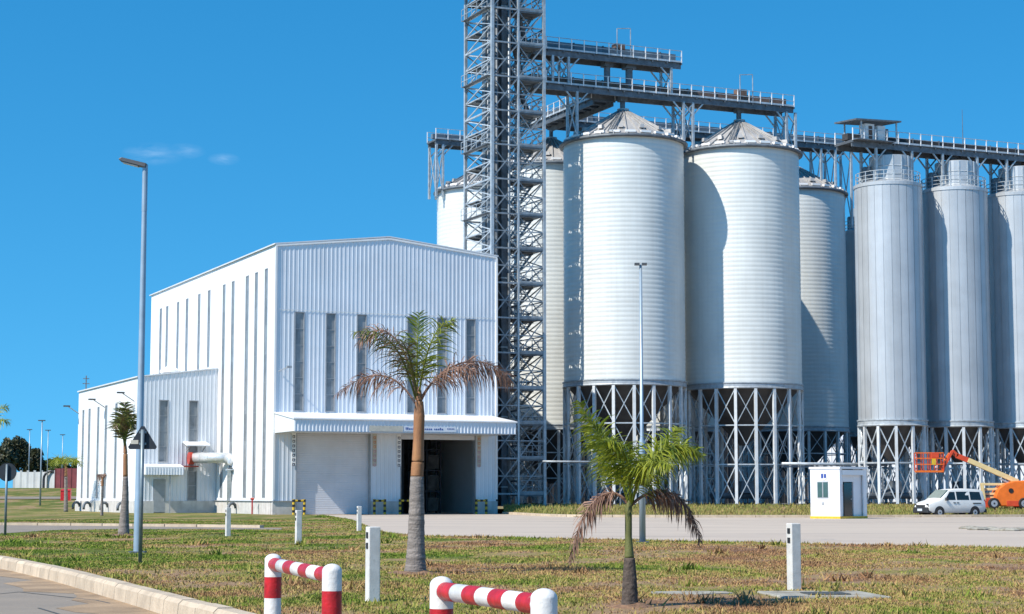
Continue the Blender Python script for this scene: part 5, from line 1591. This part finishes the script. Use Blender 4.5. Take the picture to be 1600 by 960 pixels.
def tree(px, Y, hpx_top, wpx, label, m, n=2600, size=.35):
    x = at(px, 775, Y).x
    z0 = hgt(x, Y); top = zat(hpx_top, Y); w = wpx * Y / 2940 / 2
    t = thing('broadleaf_tree', label, 'tree', (x, Y, z0), random.uniform(0, 6), 'trees beyond the far wall')
    H = top - z0
    b = MB(); b.path([(0, 0, -.3), (.1, 0, H * .25), (-.1, .1, H * .5), (0, 0, H * .8)], [.3, .22, .15, .05], 8)
    for k in range(6):
        a = k * 1.05; zz = H * (.25 + .08 * k)
        b.path([(0, 0, zz), (math.cos(a) * w * .35, math.sin(a) * w * .35, zz + H * .12), (math.cos(a) * w * .7, math.sin(a) * w * .7, zz + H * .2)], [.12, .07, .03], 5)
    b.build('trunk', M_bark, t, smooth=True)
    lobes = []
    for k in range(11):
        a = random.uniform(0, 6.28); rr = random.uniform(.1, .75) * w
        zz = random.uniform(.35, .85) * H
        lobes.append(((math.cos(a) * rr, math.sin(a) * rr, zz), (w * random.uniform(.28, .46), w * random.uniform(.28, .46), H * random.uniform(.12, .19))))
    leaf_cloud('crown', lobes, n, size, m, t)
for k, (px, Y, ty, w, m, lab) in enumerate(((-8, 330, 690, 60, M_tree, 'dark bushy tree behind the white wall, at the left edge'),
        (22, 340, 683, 60, M_tree, 'dark bushy tree behind the white wall, tallest one'),
        (50, 350, 700, 46, M_tree, 'dark bushy tree behind the white wall, right of the tallest'),
        (76, 360, 716, 40, M_tree2, 'lower green tree between the dark trees and the distant palm'),
        (100, 350, 716, 46, M_tree2, 'low green tree just behind the maroon fence'), (124, 360, 712, 50, M_tree2, 'green tree half hidden by the annex corner'))):
    tree(px, Y, ty, w, lab, m)
def wallz(px, Y): return hgt(at(px, 775, Y).x, Y)
# white compound wall with panels
fa, fb2 = at(22, 768, 300), at(86, 768, 296)
fz = hgt(fa.x, 300)
t = thing('compound_wall', 'white compound wall with panels and a dark arched gate', 'wall', (fa.x, fa.y, fz - .2))
q = Vector((fb2.x - fa.x, fb2.y - fa.y, 0)); n = 6
for i in range(n):
    b = MB(); b.bar(q * (i / n) + Vector((0, 0, 1.35)), q * ((i + .97) / n) + Vector((0, 0, 1.35)), .16, 2.7); b.build('wall_panel', M_farwall, t)
for i in range(n + 1): bar('pillar', q * (i / n), q * (i / n) + Vector((0, 0, 2.95)), .35, M_farwall, t)
b = MB(); ap = [(math.cos(a) * 1.1, -.3, 1.6 + 1.2 * math.sin(a)) for a in np.linspace(0, math.pi, 9)]
b.path([Vector((q.x * .9, q.y * .9, 0)) + Vector(p_) for p_ in [(1.1, -.3, 0)] + ap + [(-1.1, -.3, 0)]], .2, 6); b.build('gate_arch', M_signb, t)
fa, fb2 = at(86, 768, 292), at(126, 768, 285)
t = thing('maroon_fence', 'maroon sheet metal fence beyond the distant palm', 'fence', (fa.x, fa.y, hgt(fa.x, fa.y) - .2))
q = Vector((fb2.x - fa.x + 6, fb2.y - fa.y, 0)); n = 8
for i in range(n):
    b = MB(); b.bar(q * (i / n) + Vector((0, 0, 1.6)), q * ((i + .98) / n) + Vector((0, 0, 1.6)), .06, 3.2); b.build('fence_panel', M_maroon, t)
for i in range(n + 1): bar('fence_post', q * (i / n) + Vector((0, -.08, 0)), q * (i / n) + Vector((0, -.08, 3.3)), .14, M_maroon, t)
# distant road strip
b = MB(); pts = [(-140, 262), (-60, 258), (-30, 250), (-30, 262), (-60, 270), (-140, 276)]
b.add([(x, y, hgt(x, y) + .08) for x, y in [(-140, 240), (-110, 240), (-90, 240), (-75, 240), (-60, 240), (-50, 240), (-50, 247), (-60, 247), (-75, 247), (-90, 247), (-110, 247), (-140, 247)]],
      [(0, 1, 10, 11), (1, 2, 9, 10), (2, 3, 8, 9), (3, 4, 7, 8), (4, 5, 6, 7)])
structure(b.build('far_road', M_road, fix=False))
for px, Y, ty, lab in ((63, 222, 658, 'distant grey lamp post left of the distant palm, tallest of its row'), (44, 300, 672, 'distant lamp post before the dark trees'),
                       (73, 290, 673, 'thin distant lamp post right of the tallest distant one'), (96, 310, 680, 'thin distant lamp post behind the distant palm')):
    x = at(px, 775, Y).x; z0 = hgt(x, Y); hh = zat(ty, Y) - z0
    t = thing('street_lamp', lab, 'street lamp', (x, Y, z0), 0, 'distant street lamps')
    b = MB(); b.tube((0, 0, -.2), (0, 0, hh), .12 if Y < 250 else .07, .06, n=8); b.build('pole', M_lamp, t, smooth=True)
    b = MB(); b.box((-.05, 0, hh + .05), (.8, .3, .12)); b.build('luminaire', M_lampd, t)

# ------------------------------------------------------------------ grass blades
def grass(name, X, Yv, Z, hmin, hmax, label, wscale=1.0, lean=.7):
    k = len(X)
    h = rng.uniform(hmin, hmax, k) * (0.6 + 0.8 * rng.random(k) ** 2)
    a = rng.uniform(0, 2 * math.pi, k); la = rng.uniform(0, 2 * math.pi, k)
    w = (.005 + .00030 * Yv) * wscale * rng.uniform(.7, 1.3, k)
    ln = lean * h * rng.uniform(.2, 1.3, k)
    dx, dy = np.cos(a) * w, np.sin(a) * w
    v = np.empty((k, 3, 3), np.float32)
    v[:, 0] = np.stack([X - dx, Yv - dy, Z], 1); v[:, 1] = np.stack([X + dx, Yv + dy, Z], 1)
    v[:, 2] = np.stack([X + np.cos(la) * ln, Yv + np.sin(la) * ln, Z + h], 1)
    me = bpy.data.meshes.new(name)
    me.vertices.add(3 * k); me.vertices.foreach_set('co', v.ravel())
    me.loops.add(3 * k); me.loops.foreach_set('vertex_index', np.arange(3 * k, dtype=np.int32))
    me.polygons.add(k); me.polygons.foreach_set('loop_start', np.arange(0, 3 * k, 3, dtype=np.int32))
    me.polygons.foreach_set('loop_total', np.full(k, 3, np.int32))
    me.update(); me.validate()
    me.materials.append(M_bgrass if name == 'bank_grass' else M_blade)
    o = link(name, me)
    return tag(o, label, 'grass', kind='stuff')
def inside(poly, x, y):
    poly = np.array(poly); c = np.zeros(len(x), bool)
    j = len(poly) - 1
    for i in range(len(poly)):
        xi, yi = poly[i]; xj, yj = poly[j]
        m = ((yi > y) != (yj > y))
        with np.errstate(divide='ignore', invalid='ignore'):
            c ^= m & (x < (xj - xi) * (y - yi) / (yj - yi) + xi)
        j = i
    return c
def clumpy(x, y):
    return (np.sin(x * 1.7 + 2.1 * np.sin(y * .6)) + np.sin(y * 1.1 + 1.7 * np.sin(x * .9 + 1)) + np.sin(x * .45 - y * .31) * 1.2) / 3.2
K = 1100000
yy = 18 * (120 / 18.0) ** rng.random(K)
xx = (rng.random(K) * 2 - 1) * (.29 * yy + 1.5)
keep = inside(lawn_out, xx, yy)
lane = [tuple(p[:2]) for p in near] + [tuple(p[:2]) for p in reversed(far)]
keep &= ~inside(lane, xx, yy)
keep &= rng.random(K) < np.clip(.42 + .62 * clumpy(xx, yy) + .3 * clumpy(xx * 3.1 + 5, yy * 2.3), .04, 1)
sl_ = [(mh.location.x + a, mh.location.y + b_) for a, b_ in ((-.72, -.8), (.72, -.8), (.72, .8), (-.72, .8))]
keep &= ~inside(sl_, xx, yy)
sl_ = [(ob.location.x + a, ob.location.y + b_) for a, b_ in ((-.5, -.3), (.6, -.25), (.6, .28), (-.5, .25))]
keep &= ~inside(sl_, xx, yy)
xx, yy = xx[keep], yy[keep]
tall = np.clip(clumpy(xx * .7 + 3, yy * .7), 0, 1)
grass('short_grass', xx, yy, np.zeros(len(xx)), .014, .042, 'short dry and green grass covering the lawn')
# taller tufts: along the yard edge, along kerbs and in patches
tx, ty = [], []
ye = [Vector((p[0], p[1], 0)) for p in yard_edge[3:]]
for a, c in zip(ye, ye[1:]):
    n = int((c - a).length * 170); f = rng.random(n)
    tx.append(a.x + (c.x - a.x) * f + rng.normal(0, .3, n)); ty.append(a.y + (c.y - a.y) * f - np.abs(rng.normal(0, .9, n)) + .15)
for a, c in zip(kerb_line, kerb_line[1:]):
    if 8 < a.y < 60:
        n = 45; f = rng.random(n); tx.append(a.x + (c.x - a.x) * f + np.abs(rng.normal(0, .25, n)) + .05); ty.append(a.y + (c.y - a.y) * f + np.abs(rng.normal(0, .2, n)))
for k in range(170):
    y0 = 18 * (75 / 18.0) ** random.random(); x0 = random.uniform(-1, 1) * .29 * y0
    n = random.randint(40, 130); s = random.uniform(.1, .45)
    tx.append(x0 + rng.normal(0, s, n)); ty.append(y0 + rng.normal(0, s, n))
tx, ty = np.concatenate(tx), np.concatenate(ty)
keep = inside([(p[0] , p[1] + .25) for p in lawn_out], tx, ty) & ~inside(sl_, tx, ty)
tx, ty = tx[keep], ty[keep]
grass('grass_tufts', tx, ty, np.zeros(len(tx)), .035, .095, 'taller green grass tufts along the lawn edges and in patches', 1.1, .6)
wx, wy = [], []
for k in range(70):
    y0 = 20 * (70 / 20.0) ** random.random(); x0 = random.uniform(-1, 1) * .28 * y0
    n = random.randint(14, 40); sg_ = random.uniform(.05, .16)
    wx.append(x0 + rng.normal(0, sg_, n)); wy.append(y0 + rng.normal(0, sg_, n))
wx, wy = np.concatenate(wx), np.concatenate(wy)
keep = inside(lawn_out, wx, wy) & ~inside(lane, wx, wy)
grass('weed_clumps', wx[keep], wy[keep], np.zeros(keep.sum()), .09, .2, 'scattered taller weed clumps standing in the lawn', 1.6, .9)
n = 34000
bxx = rng.uniform(KX[0], 62, n); fr = rng.random(n) ** 1.3
byy = np.array([kerbY(x) + .25 + (padY(x) - kerbY(x) - .3) * f for x, f in zip(bxx, fr)])
bzz = np.array([bankz(x, y) for x, y in zip(bxx, byy)])
grass('bank_grass', bxx, byy, bzz - .02, .10, .34, 'grass on the low bank below the silos', 1.0, .5)
